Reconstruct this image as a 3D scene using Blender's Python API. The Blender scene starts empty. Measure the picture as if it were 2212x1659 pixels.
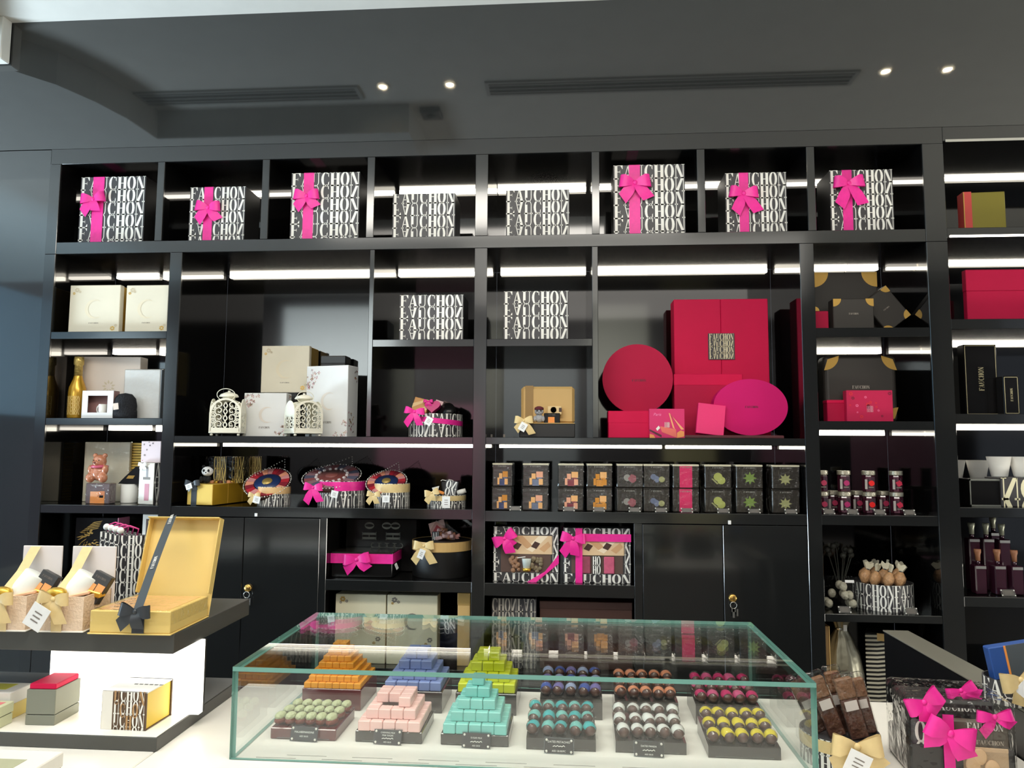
import bpy, bmesh, math, random
from mathutils import Vector, Matrix, Euler
random.seed(7)
S = bpy.context.scene
COL = S.collection
R = math.radians
# ---------------------------------------------------------------- camera
FPX, YAW, PITCH, ROLL = 1600.0, R(4.2136), R(5.0638), R(0.323)
CAM = Vector((0, -3.13, 1.5))
_f = Vector((-math.sin(YAW)*math.cos(PITCH), math.cos(YAW)*math.cos(PITCH), math.sin(PITCH)))
_r0 = Vector((math.cos(YAW), math.sin(YAW), 0)); _u0 = _r0.cross(_f)
_r = math.cos(ROLL)*_r0 + math.sin(ROLL)*_u0
_u = -math.sin(ROLL)*_r0 + math.cos(ROLL)*_u0
cd = bpy.data.cameras.new('camera'); cam = bpy.data.objects.new('camera', cd); COL.objects.link(cam)
cd.sensor_fit = 'HORIZONTAL'; cd.sensor_width = 36.0; cd.lens = FPX/2212*36.0
cd.clip_start = 0.02; cd.clip_end = 60
m3 = Matrix((_r, _u, -_f)).transposed()
cam.matrix_world = Matrix.Translation(CAM) @ m3.to_4x4()
S.camera = cam
# ---------------------------------------------------------------- world, lamps, exposure
S.view_settings.view_transform = 'Standard'; S.view_settings.look = 'None'
S.view_settings.gamma = 1.0; S.view_settings.use_curve_mapping = False
S.view_settings.exposure = 0.0
w = bpy.data.worlds.new('world'); S.world = w; w.use_nodes = True
w.node_tree.nodes['Background'].inputs[0].default_value = (0.78, 0.86, 1.0, 1)
w.node_tree.nodes['Background'].inputs[1].default_value = 0.35
def area(name, loc, target, sx, sy, power, col=(1, 1, 1)):
    l = bpy.data.lights.new(name, 'AREA'); l.shape = 'RECTANGLE'; l.size = sx; l.size_y = sy
    l.energy = power; l.color = col
    o = bpy.data.objects.new(name, l); COL.objects.link(o); o.location = loc
    o.rotation_euler = (Vector(target)-Vector(loc)).to_track_quat('-Z', 'Y').to_euler()
    return o
area('mall_ceiling_lamp', (0.6, -3.9, 3.3), (0.3, 0.0, 1.3), 3.2, 0.8, 17, (1, .95, .87))
area('blue_wall_fill', (-4.2, -4.6, 2.3), (-7.0, -4.6, 2.3), 5.5, 1.4, 150, (.42, .74, 1.0))  # added blue fill on the unseen left wall, mirrored in the lacquer
area('counter_ceiling_lamp', (-0.5, -2.3, 3.3), (-0.5, -1.7, 0.8), 2.8, 0.5, 62, (1, .95, .86))
area('ceiling_fill_uplight', (-5.0, -1.4, .4), (-3.9, -1.2, 3.4), 1.4, 1.6, 270, (.7, .87, 1.0))  # added bluish uplight near the floor, brightens the ceiling from the left
area('ceiling_fill_uplight', (4.5, -1.4, .4), (3.5, -1.2, 3.4), 1.3, 1.5, 120, (1, .97, .86))  # added warm uplight near the floor, brightens the ceiling from the right
# ---------------------------------------------------------------- pixel -> point helpers (2212 x 1659 frame)
def ray(px, py):
    return _f + (px-1106)/FPX*_r - (py-829.5)/FPX*_u
def at(px, py, Y):
    d = ray(px, py); return CAM + d*((Y-CAM.y)/d.y)
def atz(px, py, z):
    d = ray(px, py); return CAM + d*((z-CAM.z)/d.z)
def mirror_z(px, py, z):                 # where a ray mirrored in the glossy wall (plane Y=0) meets height z
    p = at(px, py, 0.0); d = ray(px, py); t = (z-p.z)/d.z
    return Vector((p.x+d.x*t, -d.y*t, z))
def span(x0, y0, x1, y1, Y, zb=None):    # centre x, base z, width, height of a picture rectangle standing at depth Y
    ym = (y0+y1)/2; a = at(x0, ym, Y).x; b = at(x1, ym, Y).x
    zt = at((x0+x1)/2, y0, Y).z
    if zb is None: zb = at((x0+x1)/2, y1, Y).z
    return (a+b)/2, zb, b-a, zt-zb
# ---------------------------------------------------------------- materials
def lin(v):
    v /= 255.0
    return v/12.92 if v <= 0.04045 else ((v+0.055)/1.055)**2.4
def rgb(r, g, b): return (lin(r), lin(g), lin(b), 1)
MATS = {}
def mat(name, col, rough=0.5, metal=0.0, spec=0.5, emit=0, bump=0, bscale=40, var=0.06, vscale=9, coat=0):
    if name in MATS: return MATS[name]
    m = bpy.data.materials.new(name); m.use_nodes = True; n = m.node_tree.nodes; L = m.node_tree.links
    p = n['Principled BSDF']
    p.inputs['Roughness'].default_value = rough; p.inputs['Metallic'].default_value = metal
    p.inputs['Specular IOR Level'].default_value = spec; p.inputs['Coat Weight'].default_value = coat
    c = rgb(*col)
    if emit:
        p.inputs['Emission Color'].default_value = c; p.inputs['Emission Strength'].default_value = emit
        p.inputs['Base Color'].default_value = c
    else:
        tc = n.new('ShaderNodeTexCoord'); nz = n.new('ShaderNodeTexNoise'); nz.inputs['Scale'].default_value = vscale
        L.new(tc.outputs['Object'], nz.inputs['Vector'])
        mx = n.new('ShaderNodeMix'); mx.data_type = 'RGBA'
        mx.inputs[6].default_value = tuple(max(0, x*(1-var)) for x in c[:3])+(1,)
        mx.inputs[7].default_value = tuple(min(1, x*(1+var)) for x in c[:3])+(1,)
        L.new(nz.outputs['Fac'], mx.inputs[0]); L.new(mx.outputs[2], p.inputs['Base Color'])
        if bump:
            n2 = n.new('ShaderNodeTexNoise'); n2.inputs['Scale'].default_value = bscale
            L.new(tc.outputs['Object'], n2.inputs['Vector'])
            b = n.new('ShaderNodeBump'); b.inputs['Strength'].default_value = bump; b.inputs['Distance'].default_value = 0.01
            L.new(n2.outputs['Fac'], b.inputs['Height']); L.new(b.outputs[0], p.inputs['Normal'])
    MATS[name] = m; return m
def clear_mat(name, tint, ior=1.45, rough=0.02, bump=0, bscale=30, gloss=(1, 1, 1, 1)):
    if name in MATS: return MATS[name]
    m = bpy.data.materials.new(name); m.use_nodes = True; n = m.node_tree.nodes; L = m.node_tree.links
    for x in list(n):
        if x.type == 'BSDF_PRINCIPLED': n.remove(x)
    t = n.new('ShaderNodeBsdfTransparent'); t.inputs[0].default_value = tint
    g = n.new('ShaderNodeBsdfGlossy'); g.inputs['Roughness'].default_value = rough; g.inputs[0].default_value = gloss
    ge = n.new('ShaderNodeNewGeometry'); dt = n.new('ShaderNodeVectorMath'); dt.operation = 'DOT_PRODUCT'
    L.new(ge.outputs['Incoming'], dt.inputs[0]); L.new(ge.outputs['Normal'], dt.inputs[1])
    def mth(op, a, b=None):
        q = n.new('ShaderNodeMath'); q.operation = op
        for i, v in enumerate((a, b)):
            if v is None: continue
            if isinstance(v, (int, float)): q.inputs[i].default_value = v
            else: L.new(v, q.inputs[i])
        return q.outputs[0]
    f0 = ((ior-1)/(ior+1))**2                 # Schlick reflectance, the same from both sides of a thin sheet
    fz = mth('ADD', mth('MULTIPLY', mth('POWER', mth('SUBTRACT', 1.0, mth('ABSOLUTE', dt.outputs['Value'])), 5.0), 1-f0), f0)
    x = n.new('ShaderNodeMixShader')
    L.new(fz, x.inputs[0]); L.new(t.outputs[0], x.inputs[1]); L.new(g.outputs[0], x.inputs[2])
    if bump:
        tc = n.new('ShaderNodeTexCoord')
        n2 = n.new('ShaderNodeTexNoise'); n2.inputs['Scale'].default_value = bscale
        L.new(tc.outputs['Object'], n2.inputs['Vector'])
        b = n.new('ShaderNodeBump'); b.inputs['Strength'].default_value = bump; b.inputs['Distance'].default_value = 0.01
        L.new(n2.outputs['Fac'], b.inputs['Height']); L.new(b.outputs[0], g.inputs['Normal']); L.new(b.outputs[0], dt.inputs[1])
    L.new(x.outputs[0], n['Material Output'].inputs[0])
    MATS[name] = m; return m
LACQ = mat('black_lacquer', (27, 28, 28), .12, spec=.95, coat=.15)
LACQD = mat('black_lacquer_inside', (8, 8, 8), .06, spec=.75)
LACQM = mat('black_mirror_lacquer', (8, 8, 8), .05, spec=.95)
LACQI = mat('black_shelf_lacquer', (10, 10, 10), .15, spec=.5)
WHITE = mat('white_paint', (236, 234, 226), .6)
LED = mat('led_light', (255, 247, 232), emit=8)
LEDB = mat('led_light_bright', (255, 247, 228), emit=10)
LETW = mat('letter_white_print', (238, 236, 228), .5)
LETBG = mat('letter_box_dark', (62, 60, 62), .45)
PINK = mat('pink_satin', (236, 40, 150), .42, var=.12, vscale=60)
GOLDR = mat('cream_gold_satin', (222, 196, 140), .4, var=.1, vscale=60)
BLACKR = mat('charcoal_satin', (52, 56, 60), .35)
CREAM = mat('cream_card', (222, 213, 190), .5)
IVORY = mat('ivory_card', (228, 224, 214), .5)
WCARD = mat('white_card', (230, 230, 228), .45)
GOLDF = mat('gold_foil', (214, 172, 70), .28, metal=.75, bump=.15, bscale=25)
GOLDC = mat('gold_card', (226, 190, 92), .4, metal=.25)
GOLDP = mat('gold_print', (206, 164, 84), .35, metal=.5)
BEIGEP = mat('beige_print', (205, 190, 160), .5)
GREYP = mat('grey_print', (120, 112, 104), .5)
DARKP = mat('dark_print', (40, 36, 34), .5)
BLACKC = mat('black_card', (30, 29, 28), .45)
BLACKG = mat('black_gloss_card', (20, 19, 19), .22, spec=.25)
RED = mat('raspberry_card', (206, 10, 70), .6, spec=.25)
RED2 = mat('deep_raspberry_card', (176, 8, 60), .6, spec=.25)
MAG = mat('magenta_card', (196, 8, 98), .55, spec=.25)
MAROON = mat('maroon_card', (86, 34, 46), .5)
KRAFT = mat('kraft_card', (214, 176, 112), .55)
ORANGEP = mat('orange_print', (240, 150, 70), .5)
BROWN = mat('brown_card', (70, 44, 36), .5)
CHOC = mat('chocolate', (84, 44, 28), .35, var=.2, vscale=50)
SILVER = mat('silver', (205, 204, 198), .25, metal=.9)
BRASS = mat('brass', (220, 176, 96), .25, metal=.9)
FILM = clear_mat('clear_film', (.93, .93, .92, 1), 1.45, .06, bump=.9, bscale=38)
ACRYL = clear_mat('clear_acrylic', (.93, .95, .95, 1), 1.5, .03)
# ---------------------------------------------------------------- mesh builder
class MB:
    def __init__(s): s.v = []; s.f = []; s.mi = []
    def add(s, vs, fs, mi=0):
        o = len(s.v); s.v += [tuple(x) for x in vs]; s.f += [tuple(i+o for i in f) for f in fs]; s.mi += [mi]*len(fs); return s
    def box(s, x0, x1, y0, y1, z0, z1, mi=0, M=None):
        vs = [(x, y, z) for z in (z0, z1) for y in (y0, y1) for x in (x0, x1)]
        if M is not None: vs = [M @ Vector(v) for v in vs]
        return s.add(vs, [(0, 2, 3, 1), (4, 5, 7, 6), (0, 1, 5, 4), (2, 6, 7, 3), (0, 4, 6, 2), (1, 3, 7, 5)], mi)
    def rbox(s, x0, x1, y0, y1, z0, z1, r=.002, mi=0, seg=1, M=None):
        bm = bmesh.new(); bmesh.ops.create_cube(bm, size=1)
        for v in bm.verts:
            v.co = Vector((x0 if v.co.x < 0 else x1, y0 if v.co.y < 0 else y1, z0 if v.co.z < 0 else z1))
        r = min(r, .45*min(x1-x0, y1-y0, z1-z0))
        bmesh.ops.bevel(bm, geom=bm.edges[:], offset=r, segments=seg, profile=.5, affect='EDGES')
        if M is not None: bmesh.ops.transform(bm, matrix=M, verts=bm.verts)
        bm.verts.index_update()
        s.add([v.co.copy() for v in bm.verts], [[v.index for v in f.verts] for f in bm.faces], mi); bm.free(); return s
    def lathe(s, prof, seg=24, c=(0, 0, 0), mi=0, M=None, sx=1, sy=1, cap=True):
        vs = []; fs = []; n = len(prof)
        for k in range(seg):
            a = 2*math.pi*k/seg
            for r, z in prof: vs.append(Vector((c[0]+r*math.cos(a)*sx, c[1]+r*math.sin(a)*sy, c[2]+z)))
        for k in range(seg):
            k2 = (k+1) % seg
            for i in range(n-1): fs.append((k*n+i, k2*n+i, k2*n+i+1, k*n+i+1))
        if cap and prof[0][0] > 1e-6: fs.append(tuple(k*n for k in range(seg))[::-1])
        if cap and prof[-1][0] > 1e-6: fs.append(tuple(k*n+n-1 for k in range(seg)))
        if M is not None: vs = [M @ v for v in vs]
        return s.add(vs, fs, mi)
    def ball(s, c, r, seg=14, rings=8, mi=0, M=None):
        if not hasattr(r, '__len__'): r = (r, r, r)
        vs = []; fs = []
        for i in range(rings+1):
            t = math.pi*i/rings
            for k in range(seg):
                a = 2*math.pi*k/seg
                vs.append(Vector((c[0]+r[0]*math.sin(t)*math.cos(a), c[1]+r[1]*math.sin(t)*math.sin(a), c[2]-r[2]*math.cos(t))))
        for i in range(rings):
            for k in range(seg):
                k2 = (k+1) % seg; fs.append((i*seg+k, i*seg+k2, (i+1)*seg+k2, (i+1)*seg+k))
        if M is not None: vs = [M @ v for v in vs]
        return s.add(vs, fs, mi)
    def tube(s, pts, r, seg=8, mi=0, closed=False):
        pts = [Vector(p) for p in pts]; n = len(pts); vs = []; fs = []; up = Vector((0.13, .21, 1)).normalized()
        for i, p in enumerate(pts):
            a = pts[(i-1) % n] if (closed or i) else p; b = pts[(i+1) % n] if (closed or i < n-1) else p
            t = (b-a).normalized(); x = t.cross(up)
            if x.length < 1e-4: x = t.cross(Vector((1, 0, 0)))
            x.normalize(); y = t.cross(x); rr = r[i] if hasattr(r, '__len__') else r
            for k in range(seg):
                an = 2*math.pi*k/seg; vs.append(p+x*rr*math.cos(an)+y*rr*math.sin(an))
        for i in range(n if closed else n-1):
            j = (i+1) % n
            for k in range(seg):
                k2 = (k+1) % seg; fs.append((i*seg+k, i*seg+k2, j*seg+k2, j*seg+k))
        if not closed: fs += [tuple(range(seg))[::-1], tuple((n-1)*seg+k for k in range(seg))]
        return s.add(vs, fs, mi)
    def polys(s, pl, fn, mi=0):
        for p in pl: s.add([fn(u, v) for u, v in p], [tuple(range(len(p)))], mi)
        return s
    def prism(s, poly, y0, y1, mi=0, M=None):          # outline in x,z extruded along y
        n = len(poly); vs = [Vector((x, y0, z)) for x, z in poly]+[Vector((x, y1, z)) for x, z in poly]
        if M is not None: vs = [M @ v for v in vs]
        fs = [tuple(range(n)), tuple(range(n, 2*n))[::-1]]+[(i, i+n, (i+1) % n+n, (i+1) % n) for i in range(n)]
        return s.add(vs, fs, mi)
    def ribbon(s, pts, wd, mi=0):                      # strip along pts; wd = list of half-width vectors
        vs = []; n = len(pts)
        for p, q in zip(pts, wd): vs += [Vector(p)-Vector(q), Vector(p)+Vector(q)]
        return s.add(vs, [(2*i, 2*i+1, 2*i+3, 2*i+2) for i in range(n-1)], mi)
    def mesh(s, name, mats, smooth=False):
        me = bpy.data.meshes.new(name); me.from_pydata(s.v, [], s.f)
        for m in (mats if isinstance(mats, (list, tuple)) else [mats]): me.materials.append(m)
        me.polygons.foreach_set('material_index', s.mi)
        if smooth: me.polygons.foreach_set('use_smooth', [True]*len(s.f))
        bm = bmesh.new(); bm.from_mesh(me); bmesh.ops.recalc_face_normals(bm, faces=bm.faces); bm.to_mesh(me); bm.free()
        me.update(); return me
    def obj(s, name, mats, parent=None, smooth=False, loc=(0, 0, 0), rot=(0, 0, 0)):
        o = bpy.data.objects.new(name, s.mesh(name, mats, smooth)); COL.objects.link(o)
        o.parent = parent; o.location = loc; o.rotation_euler = rot
        return o
def tag(o, label, cat, group=None):
    o['label'] = label; o['category'] = cat
    if group: o['group'] = group
    return o
def thing(name, label, cat, loc, rotz=0, group=None, rot=None):
    o = bpy.data.objects.new(name, None); COL.objects.link(o); o.empty_display_size = .02
    o.location = loc; o.rotation_euler = rot if rot else (0, 0, rotz)
    return tag(o, label, cat, group)
def structure(o): o['kind'] = 'structure'; return o
def use(me, name, parent, loc=(0, 0, 0), rot=(0, 0, 0)):
    o = bpy.data.objects.new(name, me); COL.objects.link(o); o.parent = parent; o.location = loc; o.rotation_euler = rot; return o
def copy_tree(o, parent=None):
    c = o.copy(); COL.objects.link(c)
    if parent: c.parent = parent
    for ch in list(o.children): copy_tree(ch, c)
    return c
def smooth_by_angle(me, a=40):
    me.polygons.foreach_set('use_smooth', [True]*len(me.polygons))
    try: me.set_sharp_from_angle(angle=R(a))
    except Exception: pass
# ---------------------------------------------------------------- lettering (own high-contrast serif capitals)
def rect(a, b, c, d): return [(a, c), (b, c), (b, d), (a, d)]
def arc(cx, cy, rx, ry, ix, iy, a0, a1, n=8):
    out = []
    for i in range(n):
        t0 = R(a0+(a1-a0)*i/n); t1 = R(a0+(a1-a0)*(i+1)/n)
        out.append([(cx+rx*math.cos(t0), cy+ry*math.sin(t0)), (cx+rx*math.cos(t1), cy+ry*math.sin(t1)),
                    (cx+ix*math.cos(t1), cy+iy*math.sin(t1)), (cx+ix*math.cos(t0), cy+iy*math.sin(t0))])
    return out
GL = {
 'F': [rect(.14, .42, 0, 1), rect(.02, .54, 0, .05), rect(.02, .95, .95, 1), [(.95, .95), (.95, .72), (.9, .72), (.72, .95)],
       rect(.42, .7, .5, .55), [(.7, .66), (.7, .4), (.64, .5), (.64, .56)]],
 'A': [[(.06, 0), (.14, 0), (.5, .98), (.42, .98)], [(.62, 0), (.94, 0), (.56, 1), (.4, 1)], rect(.22, .66, .28, .33),
       rect(-.02, .28, 0, .05), rect(.52, 1.02, 0, .05)],
 'U': [rect(.1, .38, .3, 1), rect(.76, .84, .3, 1), rect(0, .5, .95, 1), rect(.62, .98, .95, 1)]+arc(.47, .3, .37, .31, .29, .26, 180, 360),
 'C': arc(.52, .5, .46, .52, .2, .46, 52, 308, 12)+[[(.8, .93), (.86, .93), (.86, .64), (.78, .74)], [(.86, .1), (.8, .07), (.78, .24), (.9, .34)]],
 'H': [rect(.06, .36, 0, 1), rect(.64, .94, 0, 1), rect(.36, .64, .48, .53), rect(-.02, .44, 0, .05), rect(.56, 1.02, 0, .05),
       rect(-.02, .44, .95, 1), rect(.56, 1.02, .95, 1)],
 'O': arc(.5, .5, .47, .52, .2, .45, 0, 360, 16),
 'N': [rect(.1, .17, 0, 1), rect(.83, .9, 0, 1), [(.06, 1), (.36, 1), (.9, 0), (.66, 0)], rect(0, .3, 0, .05), rect(.7, 1, .95, 1), rect(0, .2, .95, 1)],
}
def clip(poly, a, b, c, d):
    for ax, lim, sg in ((0, a, 1), (0, b, -1), (1, c, 1), (1, d, -1)):
        out = []
        for i in range(len(poly)):
            p, q = poly[i-1], poly[i]; fp = sg*(p[ax]-lim); fq = sg*(q[ax]-lim)
            if (fp >= 0) != (fq >= 0):
                t = fp/(fp-fq); out.append((p[0]+(q[0]-p[0])*t, p[1]+(q[1]-p[1])*t))
            if fq >= 0: out.append(q)
        poly = out
        if len(poly) < 3: return None
    return poly
def word_polys(word, x0, z0, wd, h, flip=False):
    cw = wd/len(word); out = []
    for i, ch in enumerate(word):
        for p in GL[ch]:
            out.append([(x0+(i+u*.98)*cw, z0+((1-v) if flip else v)*h) for u, v in p])
    return out
def pattern(W, H, rows, word='FAUCHON', start=0.0, flip0=0, reps=1, x0=0.0, lh=1.1):
    p = H/rows; out = []; n = int(math.ceil(rows+start))+1
    for i in range(n):
        top = H-(i-start)*p
        for q in word_polys(word*reps, x0, top-p*lh*.98, (W-x0*0)*1.0, p*lh, (i+flip0) % 2 == 1):
            c = clip(q, 0, W, 0, H)
            if c: out.append(c)
    return out
def flat(W, y=-.0006): return lambda u, v: (u-W/2, y, v)
def small_word(parent, cx, z, wd, h, y, m, word='FAUCHON', name='brand_print', rot=(0, 0, 0), M=None):
    b = MB(); b.polys(word_polys(word, -wd/2, 0, wd, h), lambda u, v: (u, 0, v)); return b.obj(name, m, parent, loc=(cx, y, z), rot=rot)
def font_print(parent, text, size, loc, m, name='print', rot=(math.pi/2, 0, 0), shear=0):
    cu = bpy.data.curves.new(name, 'FONT'); cu.body = text; cu.size = size; cu.align_x = 'CENTER'; cu.shear = shear; cu.resolution_u = 2
    o = bpy.data.objects.new(name, cu); dg = bpy.context.evaluated_depsgraph_get(); COL.objects.link(o)
    dg.update(); me = bpy.data.meshes.new_from_object(o.evaluated_get(dg)); bpy.data.objects.remove(o)
    me.materials.clear(); me.materials.append(m)
    return use(me, name, parent, loc, rot)
# ---------------------------------------------------------------- shared parts
def bow(parent, loc, s, m, tilt=0.0, tails=((-35, 1.5), (30, 1.4)), wid=.42, ry=0, droop=.1, name='bow', rx=0):
    k = MB(); k.ball((0, -.12*s, 0), (.2*s, .14*s, .2*s), 10, 6)
    b = k.obj(name, m, parent, True, loc, (rx, tilt, ry))
    for sg in (-1, 1):
        q = MB(); pts = []; wd = []
        for t, x, y, hw in ((0, .0, -.08, .3), (1, .4, -.3, .7), (2, .85, -.42, 1.0), (3, 1.15, -.3, .98), (4, 1.22, -.1, .98), (5, 1.1, .02, .95), (6, .6, -.02, .7), (7, .05, -.04, .3)):
            z = .16*x - droop*x*x*.4
            pts.append((sg*x*s, y*s, z*s)); wd.append((-sg*.08*s*hw, 0, wid*s*hw))
        q.ribbon(pts, wd); o = q.obj('loop', m, b, True)
    for a, ln in tails:
        q = MB(); pts = []; wd = []; dx, dz = math.sin(R(a)), -math.cos(R(a)); px, pz = -dz, dx
        for i in range(6):
            t = i/5; off = .05*math.sin(t*5+a)
            pts.append((dx*ln*1.18*s*t, (-.08-.16*math.sin(t*3))*s, dz*ln*1.18*s*t)); hw = (.2+.19*min(1, t*1.8))*s*wid/.42
            wd.append((px*hw*(-1 if False else 1), .03*s, pz*hw))
        q.ribbon(pts, wd)
        # swallow-tail notch: last pair pulled
        q.v[-1] = tuple(Vector(q.v[-1])+Vector((dx*.28*s, 0, dz*.28*s)))
        q.obj('tail', m, b, True)
    return b
def swing_tag(parent, loc, wd, h, rot, lines=3, name='gift_tag'):
    b = MB(); b.box(-wd/2, wd/2, -.0006, .0006, -h, 0); t = b.obj(name, WCARD, parent, loc=loc, rot=rot)
    q = MB()
    for i in range(lines):
        z = -h*(.3+.18*i); q.add([(-wd*.22, -.0012, z), (wd*.22, -.0012, z), (wd*.22, -.0012, z-h*.05), (-wd*.22, -.0012, z-h*.05)], [(0, 1, 2, 3)])
    q.obj('tag_print', GREYP, t)
    return t
def crescent(parent, cx, z, r, y, m):
    pl = []
    n = 14
    for i in range(n):
        def pt(t, inner):
            a = R(50+260*t)
            k = math.sin(math.pi*t)
            rr = r if not inner else r*(1-.34*k)
            return (rr*math.cos(a), rr*math.sin(a))
        t0, t1 = i/n, (i+1)/n
        pl.append([pt(t0, 0), pt(t1, 0), pt(t1, 1), pt(t0, 1)])
    b = MB(); b.polys(pl, lambda u, v: (u, 0, v)); return b.obj('crescent_print', m, parent, loc=(cx, y, z))
def blossoms(parent, spots, y, mats, name='blossom_print', n=6, seed=1):
    rnd = random.Random(seed); b = MB()
    for (x, z, r) in spots:
        a0 = rnd.random()*6
        mi = rnd.randrange(len(mats))
        for k in range(n):
            a = a0+6.283*k/n; cx, cz = x+r*.6*math.cos(a), z+r*.6*math.sin(a); q = r*.42
            b.add([(cx+q*math.cos(a+j*1.047), 0, cz+q*.7*math.sin(a+j*1.047)) for j in range(6)], [tuple(range(6))], mi)
    o = b.obj(name, mats, parent, loc=(0, y, 0)); o['kind'] = 'stuff'; return o
# ================================================================ room
ZC = 3.48
structure(MB().box(-7, 7, -9.2, 1.0, -.05, 0).obj('floor', mat('floor_stone', (120, 116, 110), .35)))
CEILM = mat('ceiling_white', (232, 230, 222), .7)
ce = structure(MB().box(-7, 7, -5.2, 0.5, ZC, ZC+.08).obj('ceiling', CEILM))
# lowered curved soffit of the ceiling (seen mirrored in the wall)
inner = [(-2.75, -.05), (-2.66, -.12), (-2.55, -.26), (-2.47, -.45), (-2.42, -.65), (-2.40, -.92), (-.90, -.92), (-.90, -1.5), (-4.1, -1.5), (-4.1, -.05)]
b = MB(); n = len(inner)
b.add([(x, y, 3.31) for x, y in inner]+[(x, y, ZC) for x, y in inner],
      [tuple(range(n)), tuple(range(n, 2*n))]+[(i, (i+1) % n, (i+1) % n+n, i+n) for i in range(n)])
structure(b.obj('trim_1', mat('soffit_paint', (214, 214, 208), .7)))
structure(MB().rbox(-3.2, -2.585, -.06, -.004, 3.275, ZC, .004).obj('trim_2', CEILM))
GW = mat('wall_black_lacquer', (34, 36, 36), .05, spec=1.0, coat=.3)
structure(MB().box(-4.2, 4.2, 0.0, 0.5, 2.862, ZC).obj('wall_back', GW))
structure(MB().box(-4.2, -2.357, 0.0, 0.5, 0, 2.858).obj('trim_3', GW))
# linear air vents and downlights in the ceiling
def mz(px, py): return mirror_z(px, py, ZC)
VENTM = mat('vent_dark_metal', (186, 186, 180), .5); SLOT = mat('vent_slot_black', (90, 90, 86), .6); DETM = mat('detector_grey', (70, 70, 66), .5)
for (x0, x1, lab) in ((-2.42, -1.14, 'short linear ceiling air vent above the left cubbies'), (-.44, 1.53, 'long linear ceiling air vent above the right cubbies')):
    t = thing('ceiling_vent', lab, 'vent', ((x0+x1)/2, -.76, ZC), 0, 'linear air vents in the ceiling'); h = (x1-x0)/2
    fr = MB(); fr.box(-h, h, -.075, -.06, -.012, 0); fr.box(-h, h, .06, .075, -.012, 0); fr.box(-h, -h+.02, -.06, .06, -.012, 0); fr.box(h-.02, h, -.06, .06, -.012, 0)
    fr.obj('frame', VENTM, t); MB().box(-h+.02, h-.02, -.06, .06, -.004, -.001).obj('backing', SLOT, t)
    for k in range(3): MB().box(-h+.02, h-.02, -.04+.04*k-.005, -.04+.04*k+.005, -.011, -.003).obj('slat', VENTM, t)
for i, (x, lab) in enumerate(((-1.0, 'left of the middle pair of downlights, beside the short vent'), (-.63, 'right of the middle pair of downlights, near the ceiling detector'),
                              (1.66, 'left of the right-hand pair of downlights, past the long vent'), (1.97, 'right of the right-hand pair of downlights, nearest the right wall'))):
    t = thing('ceiling_spotlight', lab, 'spotlight', (x, -.70, ZC), 0, 'recessed ceiling spotlights')
    MB().lathe([(.034, -.001), (.034, -.01), (.024, -.012), (.02, -.004)], 20, cap=False).obj('trim_ring', SILVER, t, True)
    MB().lathe([(.0, -.006), (.02, -.006)], 16).obj('lamp_face', mat('spot_light', (255, 248, 232), emit=45), t)
    l = bpy.data.lights.new('spot_beam', 'SPOT'); l.energy = 9; l.spot_size = R(75); l.spot_blend = .5; l.color = (1, .93, .82); l.shadow_soft_size = .04
    o = bpy.data.objects.new('spot_beam', l); COL.objects.link(o); o.parent = t; o.location = (0, 0, -.03)
t = thing('ceiling_detector', 'small dark square detector on the ceiling right of the curved soffit', 'detector', (-.79, -1.02, ZC))
MB().rbox(-.06, .06, -.06, .06, -.03, 0, .006).obj('body', DETM, t); MB().lathe([(.03, -.03), (.02, -.045), (0, -.046)], 14).obj('sensor_dome', SLOT, t, True)
# opposite side of the mall passage, behind the camera (mirrored in the lacquer)
FAC = mat('passage_wall_grey', (120, 128, 132), .6)
fw = structure(MB().box(-7, 7, -9.3, -9.2, 0, 4.6).obj('wall_front', mat('passage_dark', (26, 24, 26), .6)))
for k, (x0, x1, z0, z1, c) in enumerate(((-5.2, -2.9, 2.5, 4.1, (205, 218, 222)), (.45, 1.45, 1.9, 4.1, (132, 134, 124)), (6.0, 6.8, 1.9, 4.1, (120, 114, 100)), (-3.4, -1.4, .3, 2.3, (96, 60, 74)), (-1.2, .2, .3, 3.0, (96, 102, 104)), (1.7, 2.6, .2, 1.6, (120, 116, 84)))):
    MB().box(x0, x1, -9.2, -9.15, z0, z1).obj('mirrored_panel', mat('mirrored_panel_%s' % 'abcdef'[k], c, .6), fw)
sw = structure(MB().box(-7.1, -7.0, -9.2, -1.0, 0, 3.478).obj('wall_left', mat('passage_dusk', (58, 52, 66), .6)))
MB().box(-7.0, -6.95, -9.1, -1.0, 1.9, 3.47).obj('mirrored_panel', mat('passage_pale_blue', (176, 200, 214), .6), sw)  # unseen panel added above only, so the lacquer mirrors a bluish fade
area('passage_fill', (-2.2, -7.2, 3.3), (-2.2, -9.2, 1.6), 8, .6, 1500, (1, .97, .92))  # added fill that brightens the opposite panels for their reflections

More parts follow.
